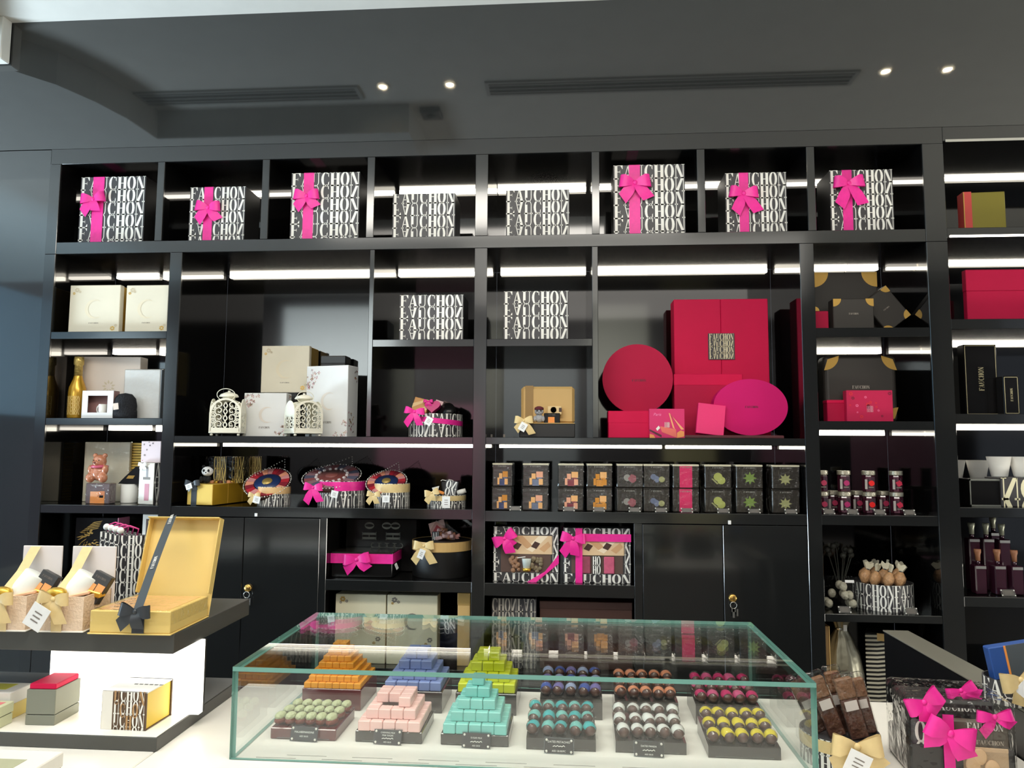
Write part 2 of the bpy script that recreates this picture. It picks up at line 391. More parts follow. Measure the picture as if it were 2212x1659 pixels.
# ================================================================ wall cabinets
XA0, XA, XB0, XC, XC0, XD, XD0, XE, XE0, XEND = -2.306, -1.767, -1.711, -.396, -.341, .977, 1.035, 1.491, 1.576, 2.75
DP = .45
def led(parent, x0, x1, z, bright=False, y=DP-.024, h=.013):
    if abs(z-1.522) < 1e-4: MB().box(x0, x1, y-.05, y+.02, z-h-.003, z-h-.001).obj('added_led_shield', LACQI, parent)  # plate added to keep the strip out of the glass case reflection
    return MB().box(x0, x1, y, y+.02, z-h, z).obj('led_strip', LEDB if bright else LED, parent)
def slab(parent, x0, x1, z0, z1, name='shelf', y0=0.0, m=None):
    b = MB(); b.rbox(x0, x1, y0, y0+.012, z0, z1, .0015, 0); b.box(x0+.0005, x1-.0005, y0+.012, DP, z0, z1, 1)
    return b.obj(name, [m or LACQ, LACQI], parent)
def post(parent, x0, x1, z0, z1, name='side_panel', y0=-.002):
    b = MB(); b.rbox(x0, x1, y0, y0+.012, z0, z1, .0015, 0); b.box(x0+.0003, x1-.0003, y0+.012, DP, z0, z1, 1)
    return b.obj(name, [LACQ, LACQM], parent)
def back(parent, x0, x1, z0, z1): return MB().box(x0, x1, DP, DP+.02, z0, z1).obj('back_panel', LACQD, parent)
# --- row of eight cubbies along the top
cu = thing('cubby_cabinet', 'long black lacquer cabinet of eight open cubbies along the top of the wall', 'cabinet', (0, 0, 2.37))
cu.location = (0, 0, 0)
slab(cu, -2.357, XE0, 2.79, 2.862, 'top_rail'); slab(cu, XA0, XE, 2.3705, 2.425, 'bottom_rail')
post(cu, -2.357, XA0, 2.3705, 2.79); post(cu, XE, XE0, 2.3705, 2.79); back(cu, XA0, XE, 2.425, 2.79)
dv = [-1.829, -1.341, -.862, -.3685, .127, .576, 1.034]
for i, x in enumerate(dv):
    hw = .0275 if i == 3 else .0165
    post(cu, x-hw, x+hw, 2.425, 2.79, 'divider', 0.0)
xs = [XA0]+dv+[XE]
for i in range(8): led(cu, xs[i]+.03, xs[i+1]-.03, 2.79, i in (3, 4), h=.02 if i in (3, 4) else .013)
# --- bay A
ca = thing('shelf_cabinet', 'narrow black lacquer cabinet at the left end with cream boxes and a bear', 'cabinet', (0, 0, 0))
post(ca, -2.357, XA0, 0, 2.37); post(ca, XA, XB0, 0, 2.37); back(ca, XA0, XA, .75, 2.37)
for z0, z1 in ((1.982, 2.015), (1.598, 1.629), (1.212, 1.248), (.75, .79)): slab(ca, XA0, XA, z0, z1)
for z in (2.37, 1.982, 1.598):
    led(ca, XA0+.02, -2.07, z); led(ca, -2.04, XA-.02, z, True, h=.018)
MB().rbox(XA0, XA, 0, .02, 0, .75, .001).obj('plinth_panel', LACQ, ca)
# --- bays B and C
def lock(parent, x, z):
    o = MB().lathe([(.016, 0), (.016, .006), (.012, .009), (0, .009)], 18, M=Matrix.Translation((x, -.002, z)) @ Matrix.Rotation(R(90), 4, 'X')).obj('lock', BRASS, parent, True)
    b = MB(); b.tube([(x+.013*math.cos(a), -.016, z-.026+.013*math.sin(a)) for a in [6.283*i/14 for i in range(14)]], .0016, 6, closed=True); b.obj('key_ring', SILVER, o, True)
    b = MB(); b.box(x-.004, x+.004, -.017, -.015, z-.075, z-.038); b.box(x-.008, x+.008, -.017, -.015, z-.052, z-.038); b.box(x+.012, x+.018, -.017, -.015, z-.068, z-.04); b.obj('key', SILVER, o)
def door(parent, x0, x1, z0, z1, key=None):
    d = MB().rbox(x0+.0015, x1-.0015, 0, .02, z0, z1, .0012).obj('door', LACQ, parent)
    if key: lock(d, *key)
    return d
cb = thing('shelf_cabinet', 'black lacquer cabinet left of the centre post with lantern niche and gift tubs', 'cabinet', (0, 0, 0))
post(cb, XC, XC0, 0, 2.37); back(cb, XB0, XC, .55, 2.37)
slab(cb, XB0, XC, 1.522, 1.552); slab(cb, -.838, XC, 1.94, 1.972); post(cb, -.858, -.838, 1.552, 2.37, 'divider', 0)
slab(cb, XB0, XC, 1.205, 1.248)
led(cb, XB0+.02, -.88, 2.37, True, h=.016); led(cb, -.83, XC-.02, 2.37, True, h=.016); led(cb, XB0+.02, XC-.02, 1.522, True, h=.014)
slab(cb, -1.017, XC, .904, .948); slab(cb, -1.017, XC, .55, .59); post(cb, -1.047, -1.017, .2, 1.205, 'divider', 0)
door(cb, XB0, -1.381, .2, 1.202, (-1.352, .907)); door(cb, -1.381, -1.047, .2, 1.202)
MB().rbox(-1.335, -1.323, -.004, 0, 1.208, 1.222, .001).obj('contact_sensor', WCARD, cb)
MB().rbox(XB0, XC, .02, .04, 0, .2, .001).obj('plinth_panel', LACQ, cb); MB().rbox(-1.017, XC, 0, .02, .2, .55, .001).obj('drawer_front', LACQ, cb)
cc = thing('shelf_cabinet', 'black lacquer cabinet right of the centre post with raspberry boxes and candy packs', 'cabinet', (0, 0, 0))
post(cc, XD, XD0, 0, 2.37); back(cc, XC0, XD, .55, 2.37)
slab(cc, XC0, XD, 1.522, 1.552); slab(cc, XC0, .11, 1.94, 1.972); post(cc, .11, .135, 1.552, 2.37, 'divider', 0)
slab(cc, XC0, XD, 1.199, 1.243)
led(cc, XC0+.02, .095, 2.37, True, h=.016); led(cc, .15, XD-.02, 2.37, True, h=.018); led(cc, XC0+.02, .45, 1.522, True); led(cc, .47, XD-.02, 1.522, True)
slab(cc, XC0, .278, .894, .946); slab(cc, XC0, .278, .55, .59); post(cc, .278, .312, .2, 1.199, 'divider', 0)
door(cc, .312, .638, .2, 1.196); door(cc, .638, XD, .2, 1.196, (.672, .905))
MB().rbox(.66, .672, -.004, 0, 1.2, 1.216, .001).obj('contact_sensor', WCARD, cc)
MB().rbox(XC0, XD, .02, .04, 0, .2, .001).obj('plinth_panel', LACQ, cc); MB().rbox(XC0, .278, 0, .02, .2, .55, .001).obj('drawer_front', LACQ, cc)
# --- bay D
cdn = thing('shelf_cabinet', 'narrow black lacquer cabinet at right with jam jars and gold-cornered cases', 'cabinet', (0, 0, 0))
post(cdn, XE, XE0, 0, 2.37); back(cdn, XD0, XE, .3, 2.37)
for z0, z1 in ((1.972, 2.011), (1.588, 1.624), (1.202, 1.243), (.819, .85), (.42, .45)): slab(cdn, XD0, XE, z0, z1)
for z in (2.37, 1.972, 1.588):
    led(cdn, XD0+.02, 1.33, z, True); led(cdn, 1.335, XE-.02, z)
MB().rbox(XD0, XE, 0, .02, 0, .42, .001).obj('plinth_panel', LACQ, cdn)
# --- bay E
cen = thing('shelf_cabinet', 'black lacquer cabinet at the right picture edge holding bottles and white cups', 'cabinet', (0, 0, 0))
post(cen, XEND, XEND+.05, 0, 2.862); back(cen, XE0, XEND, .3, 2.862); slab(cen, XE0, XEND+.05, 2.80, 2.862, 'top_rail')
for z0, z1 in ((2.386, 2.427), (2.003, 2.044), (1.615, 1.655), (1.24, 1.279), (.888, .928), (.5, .53)): slab(cen, XE0, XEND, z0, z1)
for z in (2.80, 2.386, 2.003, 1.615): led(cen, XE0+.02, XEND-.02, z, z > 2.3)
MB().box(XE0+.01, XEND-.02, -.004, 0, 2.387, 2.395).obj('led_strip', LED, cen)
MB().box(XE0+.01, XEND-.02, -.003, 0, 2.795, 2.806).obj('chrome_strip', SILVER, cen)
MB().rbox(XE0, XEND, 0, .02, 0, .5, .001).obj('plinth_panel', LACQ, cen)
# ================================================================ gift boxes with the repeated lettering
def letter_box(px, Y, zb, rows, label, ribbon=None, bw=None, depth=.16, start=0.0, flip0=0, group='lettered gift boxes in the cubbies', lift=0):
    cx, z, W, H = span(*px, Y, zb)
    t = thing('gift_box', label, 'gift box', (cx, Y, zb), 0, group)
    b = MB(); b.rbox(-W/2, W/2, .001, depth, 0, H, .002, 1); b.box(-W/2+.0004, W/2-.0004, 0, .002, .0004, H-.0004, 0); b.obj('box_body', [LETBG, BLACKC], t)
    b = MB(); b.polys(pattern(W, H, rows, start=start, flip0=flip0), flat(W)); b.obj('lettering', LETW, t)
    if ribbon:
        a = at(ribbon[0], (px[1]+px[3])/2, Y).x-cx; c = at(ribbon[1], (px[1]+px[3])/2, Y).x-cx
        q = MB(); q.box(a, c, -.0022, 0, 0, H+.002); q.box(a, c, -.0022, depth, H, H+.002); q.obj('ribbon_band', PINK, t)
        p = at(bw[0], bw[1], Y)
        bow(t, (p.x-cx, -.008, p.z-zb), bw[2], PINK, bw[3], bw[4], .5)
    return t
Z1 = 2.4255
letter_box((172, 382, 312, 520), .05, Z1, 5.4, 'lettered gift box with pink bow in the far left cubby of the top row', (199, 223), (205, 432, .047, -.1, ((-42, 1.35), (8, .9))))
letter_box((409, 404, 529, 517), .06, Z1, 4.7, 'small lettered gift box with pink bow in the second cubby from the left', (440, 459), (452, 450, .047, .05, ((-35, 1.3), (44, 1.25))))
letter_box((628, 373, 776, 516), .05, Z1, 5.4, 'lettered gift box with pink bow in the third cubby from the left', (655, 677), (664, 425, .047, .0, ((-40, 1.2), (42, 1.1))))
letter_box((848, 418, 983, 513), .06, Z1, 3.8, 'lettered gift box without ribbon in the fourth cubby, left of the centre post', start=.25)
letter_box((1093, 410, 1230, 510), .06, Z1, 4.0, 'lettered gift box without ribbon in the fifth cubby, right of the centre post', start=.1)
letter_box((1325, 356, 1480, 505), .05, Z1, 5.4, 'largest lettered gift box with pink bow in the sixth cubby of the top row', (1359, 1383), (1371, 397, .055, .0, ((-38, 1.25), (40, 1.3))))
letter_box((1567, 373, 1700, 499), .06, Z1, 5.0, 'lettered gift box with pink bow in the seventh cubby, one long bow tail', (1597, 1617), (1605, 420, .05, .05, ((-20, 1.4), (40, 1.6))))
letter_box((1793, 367, 1930, 494), .05, Z1, 5.2, 'lettered gift box with pink bow in the far right cubby of the top row', (1820, 1841), (1831, 398, .052, -.03, ((-24, 1.6), (30, 1.65))))
letter_box((863, 637, 1001, 733), .06, 1.9725, 4.0, 'plain lettered box on the short shelf left of the centre post', group='lettered boxes on the short shelves')
letter_box((1088, 629, 1228, 733), .06, 1.9725, 4.05, 'plain lettered box on the short shelf right of the centre post', group='lettered boxes on the short shelves')

# ================================================================ bay A, second row: two cream boxes
def cream_box(px, Y, zb, depth, label, group=None, face=CREAM, sidem=GOLDF, rot=0, cres=True, seed=1, lidm=None):
    cx, z, W, H = span(*px, Y, zb)
    t = thing('cream_gift_box', label, 'gift box', (cx, Y, zb), R(rot), group)
    MB().rbox(-W/2, W/2, .004, depth, 0, H-.003, .002).obj('box_body', sidem, t)
    MB().rbox(-W/2-.001, W/2+.001, 0, .03, 0, H, .002).obj('front_lid', face, t)
    if cres: crescent(t, 0, H*.5, H*.2, -.001, mat('faint_beige_print', (224, 212, 184), .5))
    small_word(t, 0, H*.2, W*.2, H*.022, -.001, GREYP)
    blossoms(t, [(-W*.36, H*.9, .012), (-W*.42, H*.83, .007), (W*.38, H*.1, .012), (W*.44, H*.16, .007), (-W*.3, H*.86, .006)], -.001, [BEIGEP, GOLDP], seed=seed)
    return t
cream_box((150, 616, 258, 716), .05, 2.0155, .24, 'cream box with gold side, left of the pair on the second left shelf', 'cream boxes on the second left shelf')
cream_box((272, 616, 362, 716), .05, 2.0155, .2, 'cream box with faint crescent, right of the pair on the second left shelf', 'cream boxes on the second left shelf', sidem=CREAM)
# third row
ZA3 = 1.6295
cx, z, W, H = span(160, 770, 296, 903, .15, ZA3)
t = thing('presentation_box', 'large pinkish cream box standing behind the bottle and mug box', 'gift box', (cx, .158, ZA3), R(5))
MB().rbox(-W/2, W/2, 0, .07, 0, H, .002).obj('box_body', mat('pale_pink_card', (222, 208, 194), .5), t)
b = MB(); n = 9
for i in range(n):
    b.add([(math.cos(a)*r, 0, math.sin(a)*r) for a, r in ((i*.7, .02), (i*.7+.25, .032), (i*.7+.5, .02), (i*.7+.25, .012))], [(0, 1, 2, 3)])
b.add([(-.05, 0, -.045), (.05, 0, -.045), (.05, 0, -.041), (-.05, 0, -.041)], [(0, 1, 2, 3)])
b.obj('emblem_print', BEIGEP, t, loc=(.01, -.001, H*.52))
# bottle
cx, z, W, H = span(149, 771, 183, 901, .1, ZA3); r = W/2
t = thing('champagne_bottle', 'gold champagne bottle on the third left shelf', 'bottle', (cx, .068+r, ZA3))
MB().lathe([(r*.9, 0), (r, .006), (r, H*.42), (r*.93, H*.5), (r*.55, H*.64), (r*.44, H*.7), (r*.42, H*.9)], 24).obj('bottle_body', mat('gold_bottle_glass', (206, 158, 52), .22, metal=.45), t, True)
MB().lathe([(r*.46, H*.68), (r*.44, H*.86), (r*.56, H*.88), (r*.56, H*.95), (r*.5, H), (0, H)], 20).obj('neck_foil', mat('pale_gold_foil', (214, 186, 108), .35, metal=.6, bump=.4, bscale=90), t, True)
b = MB(); b.polys(pattern(r*1.9, H*.3, 5, 'FAUCHON', reps=1), lambda u, v: ((r+.0006)*math.sin(u/r-.95), -(r+.0006)*math.cos(u/r-.95), H*.06+v)); b.obj('label_lettering', mat('pale_gold_print', (236, 208, 130), .4), t)
# mug box
cx, z, W, H = span(177, 844, 244, 903, .02, ZA3)
t = thing('window_box', 'white window box with maroon lining showing a mug', 'box', (cx, .02, ZA3))
b = MB(); i0, i1, j0, j1 = -W*.32, W*.32, H*.2, H*.82
for a, c, d, e in ((-W/2, W/2, 0, j0), (-W/2, W/2, j1, H), (-W/2, i0, j0, j1), (i1, W/2, j0, j1)): b.box(a, c, 0, .003, d, e)
b.obj('window_frame', WCARD, t)
b = MB(); b.box(-W/2, W/2, .043, .046, 0, H); b.box(-W/2, -W/2+.002, .003, .043, 0, H); b.box(W/2-.002, W/2, .003, .043, 0, H); b.box(-W/2, W/2, .003, .043, 0, .002); b.box(-W/2, W/2, .003, .043, H-.002, H); b.obj('box_body', mat('box_lining_maroon', (150, 112, 108), .6), t)
mg = thing('mug', 'plain white mug inside the white window box', 'mug', (cx+.012, .02+.0225, ZA3+.012))
MB().lathe([(.0, 0), (.0165, 0), (.0175, .003), (.0175, .05), (.016, .051), (.016, .006), (0, .005)], 22).obj('mug_body', WHITE, mg, True)
MB().tube([(-.017-.011*math.sin(a), 0, .028+.017*math.cos(a)) for a in [math.pi*i/10 for i in range(11)]], .0028, 8).obj('handle', WHITE, mg, True)
# beanie
cx, z, W, H = span(240, 849, 289, 903, .05, ZA3)
t = thing('knit_beanie', 'black knit beanie with pale square patch on the third left shelf', 'hat', (cx+.012, .05, ZA3))
MB().lathe([(W*.5, 0), (W*.52, .004), (W*.51, H*.3), (W*.49, H*.33), (W*.5, H*.5), (W*.44, H*.78), (W*.28, H*.95), (0, H)], 28, sy=.7).obj('beanie_body', mat('black_knit', (20, 21, 26), .9, bump=.7, bscale=160), t, True)
MB().box(-.015, .009, -.0525, -.0505, H*.33, H*.58, M=Matrix.Rotation(R(-8), 4, 'Y')).obj('patch', mat('patch_blush', (222, 206, 192), .7), t)
# wrapped white box
cx, z, W, H = span(267, 798, 345, 903, .1, ZA3)
t = thing('wrapped_box', 'tall white shrink-wrapped box at the right of the third left shelf', 'box', (cx, .1, ZA3))
MB().rbox(-W/2, W/2, 0, .03, 0, H, .004).obj('box_body', WCARD, t); MB().rbox(-W/2-.002, W/2+.002, -.002, .033, 0, H+.002, .004).obj('shrink_wrap', FILM, t)
MB().box(W/2+.001, W/2+.006, .0, .05, 0, H).obj('side_flap', mat('grey_side_card', (120, 126, 130), .5), t)
# fourth row
ZA4 = 1.2485
cx, z, W, H = span(182, 955, 277, 1084, .2, ZA4)
t = thing('presentation_box', 'cream wrapped box with ribbed gold side behind the chocolate bear', 'gift box', (cx, .2, ZA4), R(3))
MB().rbox(-W/2, W/2, 0, .02, 0, H, .002).obj('box_face', CREAM, t)
b = MB()
for k in range(22): b.box(-W/2+.004, W/2+.045, .021, .09, H*(k/22), H*((k+.75)/22))
b.obj('ribbed_side', GOLDC, t); MB().rbox(-W/2-.002, W/2+.002, -.002, .0215, 0, H+.002, .003).obj('shrink_wrap', FILM, t)
cx, z, W, H = span(184, 1044, 236, 1091, .06, ZA4)
t = thing('candy_pack', 'clear pack of orange sweets under the chocolate bear', 'pack', (cx, .06, ZA4))
MB().rbox(-W/2, W/2, .002, .05, 0, H, .003).obj('pack_body', mat('smoky_pack', (112, 96, 98), .25), t)
b = MB()
for x0, x1, z0, z1, mi in ((-.3, .05, .36, .6, 0), (.05, .3, .4, .62, 1), (-.3, .0, .02, .36, 2), (0, .3, .02, .4, 2), (.08, .25, .3, .42, 1)): b.add([(x0*W, 0, z0*H), (x1*W, 0, z0*H), (x1*W, 0, z1*H), (x0*W, 0, z1*H)], [(0, 1, 2, 3)], mi)
b.obj('sweets_print', [mat('peach_print', (244, 170, 120), .5), mat('terracotta_print', (214, 130, 80), .5), ORANGEP], t, loc=(0, .0012, 0)); small_word(t, 0, H*.86, W*.4, H*.06, .001, LETW)
MB().rbox(-W/2-.001, W/2+.001, 0, .052, 0, H+.001, .003).obj('shrink_wrap', FILM, t)
bearz = ZA4+H+.0015
cx, z, W, H2 = span(183, 979, 233, 1041, .06, bearz)
BEARM = mat('caramel_chocolate', (196, 128, 96), .18, var=.2, vscale=60, coat=.6)
t = thing('chocolate_bear', 'seated pink and caramel chocolate bear on a clear candy pack', 'chocolate figure', (cx, .085, bearz))
b = MB(); u = W/2
b.ball((0, 0, .33*H2), (.62*u, .6*u, .27*H2)); b.ball((0, -.05*u, .72*H2), (.56*u, .5*u, .24*H2)); b.ball((-.42*u, 0, .92*H2), .2*u); b.ball((.42*u, 0, .92*H2), .2*u)
b.ball((-.55*u, -.35*u, .17*H2), (.34*u, .4*u, .17*H2)); b.ball((.55*u, -.35*u, .17*H2), (.34*u, .4*u, .17*H2)); b.ball((-.62*u, -.2*u, .45*H2), (.24*u, .3*u, .16*H2)); b.ball((.62*u, -.2*u, .45*H2), (.24*u, .3*u, .16*H2)); b.ball((0, -.5*u, .66*H2), (.24*u, .22*u, .1*H2))
bo = b.obj('bear_body', BEARM, t, True); md = bo.modifiers.new('remesh', 'REMESH'); md.mode = 'VOXEL'; md.voxel_size = .0035; md.use_smooth_shade = True
b = MB(); b.lathe([(.5*u, .5*H2), (.66*u, .52*H2), (.64*u, .58*H2), (.5*u, .6*H2)], 24, cap=False); b.obj('pink_scarf', mat('pink_chocolate', (206, 92, 118), .25), t, True)
b = MB(); b.ball((0, -.74*u, .68*H2), (.1*u, .06*u, .035*H2)); b.obj('nose', mat('dark_choc', (120, 60, 48), .3), t, True)
b = MB(); b.ball((-.22*u, -.52*u, .76*H2), .05*u, 8, 6); b.ball((.22*u, -.52*u, .76*H2), .05*u, 8, 6); b.obj('eyes', DARKP, t, True)
cx, z, W, H = span(253, 1046, 286, 1087, .12, ZA4); r = W/2
t = thing('mug', 'white mug under a black cap on the fourth left shelf', 'mug', (cx, .12+r, ZA4))
MB().lathe([(0, 0), (r*.96, 0), (r, .003), (r, H), (r*.9, H), (r*.9, .006), (0, .005)], 24).obj('mug_body', WHITE, t, True)
MB().tube([(r+.009*math.sin(a), .01, H*.5+.02*math.cos(a)) for a in [math.pi*i/10 for i in range(11)]], .003, 8).obj('handle', WHITE, t, True)
zt = ZA4+H+.0015
t = thing('black_cap', 'black folded cap with gold cut-out laid on the white mug', 'cap', (cx+.006, .12+r, zt))
cx2, z2, W2, H3 = span(250, 1008, 296, 1046, .12, zt)
b = MB(); b.prism([(-.5*W2, 0), (.5*W2, 0), (.5*W2, .95*H3), (.3*W2, 1.0*H3), (-.2*W2, .4*H3)], -.02, .02); b.obj('cap_body', mat('black_felt', (18, 19, 24), .9), t)
b = MB(); b.prism([(-.12*W2, .3*H3), (.2*W2, .3*H3), (.28*W2, .48*H3), (-.02*W2, .48*H3)], -.0215, -.0205); b.obj('gold_patch', GOLDP, t)
# bag with white bow + card on top
cx, z, W, H = span(289, 1000, 342, 1092, .05, ZA4)
t = thing('sweets_bag', 'white cellophane bag of pink sweets with white bow and lettered side', 'bag', (cx, .05, ZA4), R(-16))
W = W*.8
MB().rbox(-W/2, W/2, 0, .08, 0, H, .004).obj('bag_body', IVORY, t)
b = MB(); b.polys(pattern(.08, H, 2.2, 'AO'), lambda u, v: (W/2+.0006, u, v)); b.obj('side_lettering', LETW, t); MB().box(W/2, W/2+.0004, 0, .08, 0, H).obj('dark_side', LETBG, t)
b = MB(); b.box(-W*.08, W*.2, -.001, 0, H*.1, H*.5, 0); b.box(-W*.2, W*.24, -.001, 0, H*.6, H*.66, 1); b.box(-.02*W, .1*W, -.001, 0, H*.66, H*.9, 2); b.obj('window_print', [mat('sweets_pink', (196, 130, 144), .5), GREYP, mat('grey_ribbon_print', (150, 148, 150), .5)], t)
bow(t, (-W*.2, -.004, H*.96), .02, mat('white_satin', (240, 240, 240), .4), 0, ((-30, 1), (35, 1)))
t2 = thing('floral_card_box', 'small pale pink floral box balanced on the white sweets bag', 'box', (cx+.003, .07, ZA4+H+.001), R(-4))
cx2, z2, W2, H2 = span(303, 953, 347, 993, .07, ZA4+H+.001)
MB().rbox(-W2/2, W2/2, 0, .06, 0, H2, .0015).obj('box_body', mat('pale_lilac_card', (226, 210, 214), .5), t2)
blossoms(t2, [(-.35*W2, .85*H2, .004), (-.2*W2, .6*H2, .004), (-.3*W2, .35*H2, .005), (-.05*W2, .8*H2, .004), (-.4*W2, .1*H2, .003), (.1*W2, .9*H2, .004), (-.1*W2, .95*H2, .003)], -.001, [DARKP, mat('rose_print', (176, 110, 120), .5), GREYP], seed=3)
# fifth row: black crest box and framed picture
ZA5 = .7905
cx, z, W, H = span(160, 1118, 252, 1260, .12, ZA5)
t = thing('crest_box', 'tall black box with gold calligraphic crest behind the shopping bags', 'gift box', (cx, .12, ZA5))
MB().rbox(-W/2, W/2, 0, .08, 0, H, .002).obj('box_body', BLACKG, t); MB().rbox(W/2, W/2+.006, -.004, .08, 0, H, .001).obj('pink_spine', mat('dusty_pink_card', (200, 120, 144), .5), t)
b = MB(); rnd = random.Random(5)
for k in range(26):
    a = 1.2+k*.19; rr = .03+.012*math.sin(k*1.7); x, zz = -.03+rr*math.cos(a), H-.1+rr*.9*math.sin(a)
    b.add([(x, 0, zz), (x+.02*math.cos(a+1.1), 0, zz+.01*math.sin(a+.9)), (x+.028*math.cos(a+.8), 0, zz+.016*math.sin(a+.7)), (x+.006, 0, zz+.006)], [(0, 1, 2, 3)])
for k in range(5): b.add([(-.07+.012*k, 0, H-.062+.009*k), (.004+.004*k, 0, H-.05+.008*k), (.012+.004*k, 0, H-.046+.008*k), (-.06+.012*k, 0, H-.056+.009*k)], [(0, 1, 2, 3)])
b.obj('gold_crest', GOLDP, t, loc=(0, -.001, 0)); small_word(t, .04, H-.07, .036, .005, -.001, BEIGEP)
cx, z, W, H = span(305, 1111, 345, 1260, .1, ZA5)
t = thing('framed_box', 'white framed box with dark patterned front left of the lantern bay', 'box', (cx, .1, ZA5))
MB().rbox(-W/2, W/2, 0, .05, 0, H, .002).obj('box_body', IVORY, t); MB().box(-W*.3, W/2+.0005, -.001, 0, H*.62, H*.95).obj('dark_panel', BROWN, t)
blossoms(t, [(-.1*W, .92*H, .009), (.2*W, .85*H, .012), (.05*W, .75*H, .01), (.3*W, .7*H, .012), (-.15*W, .66*H, .007)], -.0015, [IVORY, GOLDP, GREYP], seed=9)
# ================================================================ lantern niche (bay B)
ZB = 1.5525
cx, z, W, H = span(570, 850, 640, 943, .3, ZB)
t = thing('display_riser', 'low black riser block behind the small floral box in the lantern niche', 'riser', (cx, .3, ZB))
MB().rbox(-W/2, W/2, 0, .14, 0, H, .002).obj('riser_body', BLACKC, t)
MB().rbox(-W/2-.003, W/2+.003, -.003, .143, H, H+.004, .001).obj('top_plate', mat('riser_top', (60, 58, 55), .3), t)
ztop = ZB+H+.0045
cream_box((565, 747, 667, 847), .302, ztop, .135, 'cream box with gold film side raised on the black riser behind the lanterns', cres=True)
MB_ = mat('lantern_white_metal', (236, 232, 214), .45)
def curl(cx, cz, r, a0, turns, sg, n=16):
    return [(cx+r*(1-.75*i/n)*math.cos(a0+sg*turns*6.283*i/n), cz+r*(1-.75*i/n)*math.sin(a0+sg*turns*6.283*i/n)) for i in range(n+1)]
def strip2d(b, pts, hw, y0, y1):
    n = len(pts); L = []; Rr = []
    for i, p in enumerate(pts):
        a = pts[max(0, i-1)]; c = pts[min(n-1, i+1)]; d = Vector((c[0]-a[0], c[1]-a[1])).normalized()
        L.append((p[0]-d.y*hw, p[1]+d.x*hw)); Rr.append((p[0]+d.y*hw, p[1]-d.x*hw))
    vs = []
    for l, r_ in zip(L, Rr): vs += [(l[0], y0, l[1]), (r_[0], y0, r_[1]), (l[0], y1, l[1]), (r_[0], y1, r_[1])]
    fs = []
    for i in range(n-1):
        k = 4*i; fs += [(k, k+1, k+5, k+4), (k+2, k+6, k+7, k+3), (k, k+4, k+6, k+2), (k+1, k+3, k+7, k+5)]
    b.add(vs, fs)
def arch_pts(w, h, n=12): return [(-w, 0), (-w, h-w)]+[(w*math.cos(math.pi-math.pi*i/n), h-w+w*math.sin(math.pi*i/n)) for i in range(1, n)]+[(w, h-w), (w, 0)]
def lantern(px, rot, label):
    cx, z, W, H = span(*px, .055, ZB)
    s = W/1.34 if abs(rot) < 30 else W/1.38
    hb = H*.72; w = s/2; f = .012
    t = thing('lantern', label, 'lantern', (cx, .012+s*(.62 if rot < 30 else .69), ZB), R(rot), 'white filigree lanterns')
    b = MB(); b.rbox(-w-.003, w+.003, -w-.003, w+.003, f, f+.008, .002); b.obj('base_plate', MB_, t)
    for sx in (-1, 1):
        for sy in (-1, 1): MB().ball((sx*w*.88, sy*w*.88, f*.5), (.007, .007, f*.5), 10, 6).obj('foot', MB_, t, True)
    z0 = f+.008
    for k in range(4):
        b = MB(); A = arch_pts(w*.97, hb-z0); hh = hb-z0
        strip2d(b, A, .0045, -.0015, .0015); b.box(-w*.97, w*.97, -.0015, .0015, 0, .016)
        sc = w/.032
        if k % 2 == 0:
            rows = [(.022, .5), (.045, .5), (.068, .5), (.088, .5)]
        else: rows = [(.022, .5), (.045, .5)]
        hs = hh/.11
        for zc, _ in rows:
            for sg in (-1, 1):
                strip2d(b, curl(sg*.0135*sc, (zc+.002)*hs, .0095*sc, -1.2 if sg > 0 else 4.34, 1.1, sg), .0011*sc, -.001, .001)
                if zc < .07: strip2d(b, curl(sg*.025*sc, (zc+.012)*hs, .0065*sc, 2 if sg > 0 else 1.1, 1.0, -sg), .0010*sc, -.001, .001)
            strip2d(b, [(0, (zc-.012)*hs), (.004*sc, zc*hs), (0, (zc+.012)*hs)], .0011*sc, -.001, .001)
            strip2d(b, [(0, (zc-.012)*hs), (-.004*sc, zc*hs), (0, (zc+.012)*hs)], .0011*sc, -.001, .001)
            strip2d(b, [(-.028*sc, (zc-.01)*hs), (-.02*sc, zc*hs), (-.03*sc, (zc+.012)*hs)], .0009*sc, -.001, .001)
            strip2d(b, [(.028*sc, (zc-.01)*hs), (.02*sc, zc*hs), (.03*sc, (zc+.012)*hs)], .0009*sc, -.001, .001)
        if k % 2 == 1: b.box(-w*.95, w*.95, -.001, .001, hh*.5, hh-w*.97); b.prism([(p[0], p[1]) for p in arch_pts(w*.95, hh)[1:-1]], -.001, .001)
        a = k*math.pi/2
        b.obj('arch_panel', MB_, t, loc=(math.sin(a)*w, -math.cos(a)*w, z0), rot=(0, 0, a))
    b = MB()
    A = [(w*math.cos(math.pi-math.pi*i/12), hb-w+w*math.sin(math.pi*i/12)) for i in range(13)]
    vs = [(x, y, zz) for y in (-w, w) for x, zz in A]; b.add(vs, [(i, i+1, i+14, i+13) for i in range(12)])
    b.obj('vault_roof', MB_, t, True)
    zt = hb-.002
    b = MB(); b.lathe([(w*.4, zt-.004), (w*.42, zt+H*.06), (w*.62, zt+H*.065), (w*.66, zt+H*.075), (w*.55, zt+H*.12), (w*.2, zt+H*.16), (w*.08, zt+H*.165), (w*.09, zt+H*.19), (0, zt+H*.195)], 24); b.obj('chimney_cap', MB_, t, True)
    b = MB(); b.tube([(-w*.1+w*.6*math.cos(a), -w*.5-.1*w*math.sin(a), zt+H*.1+.42*w*math.sin(a)) for a in [6.283*i/24 for i in range(24)]], .0016, 6, closed=True); b.obj('ring_handle', MB_, t, True)
    return t
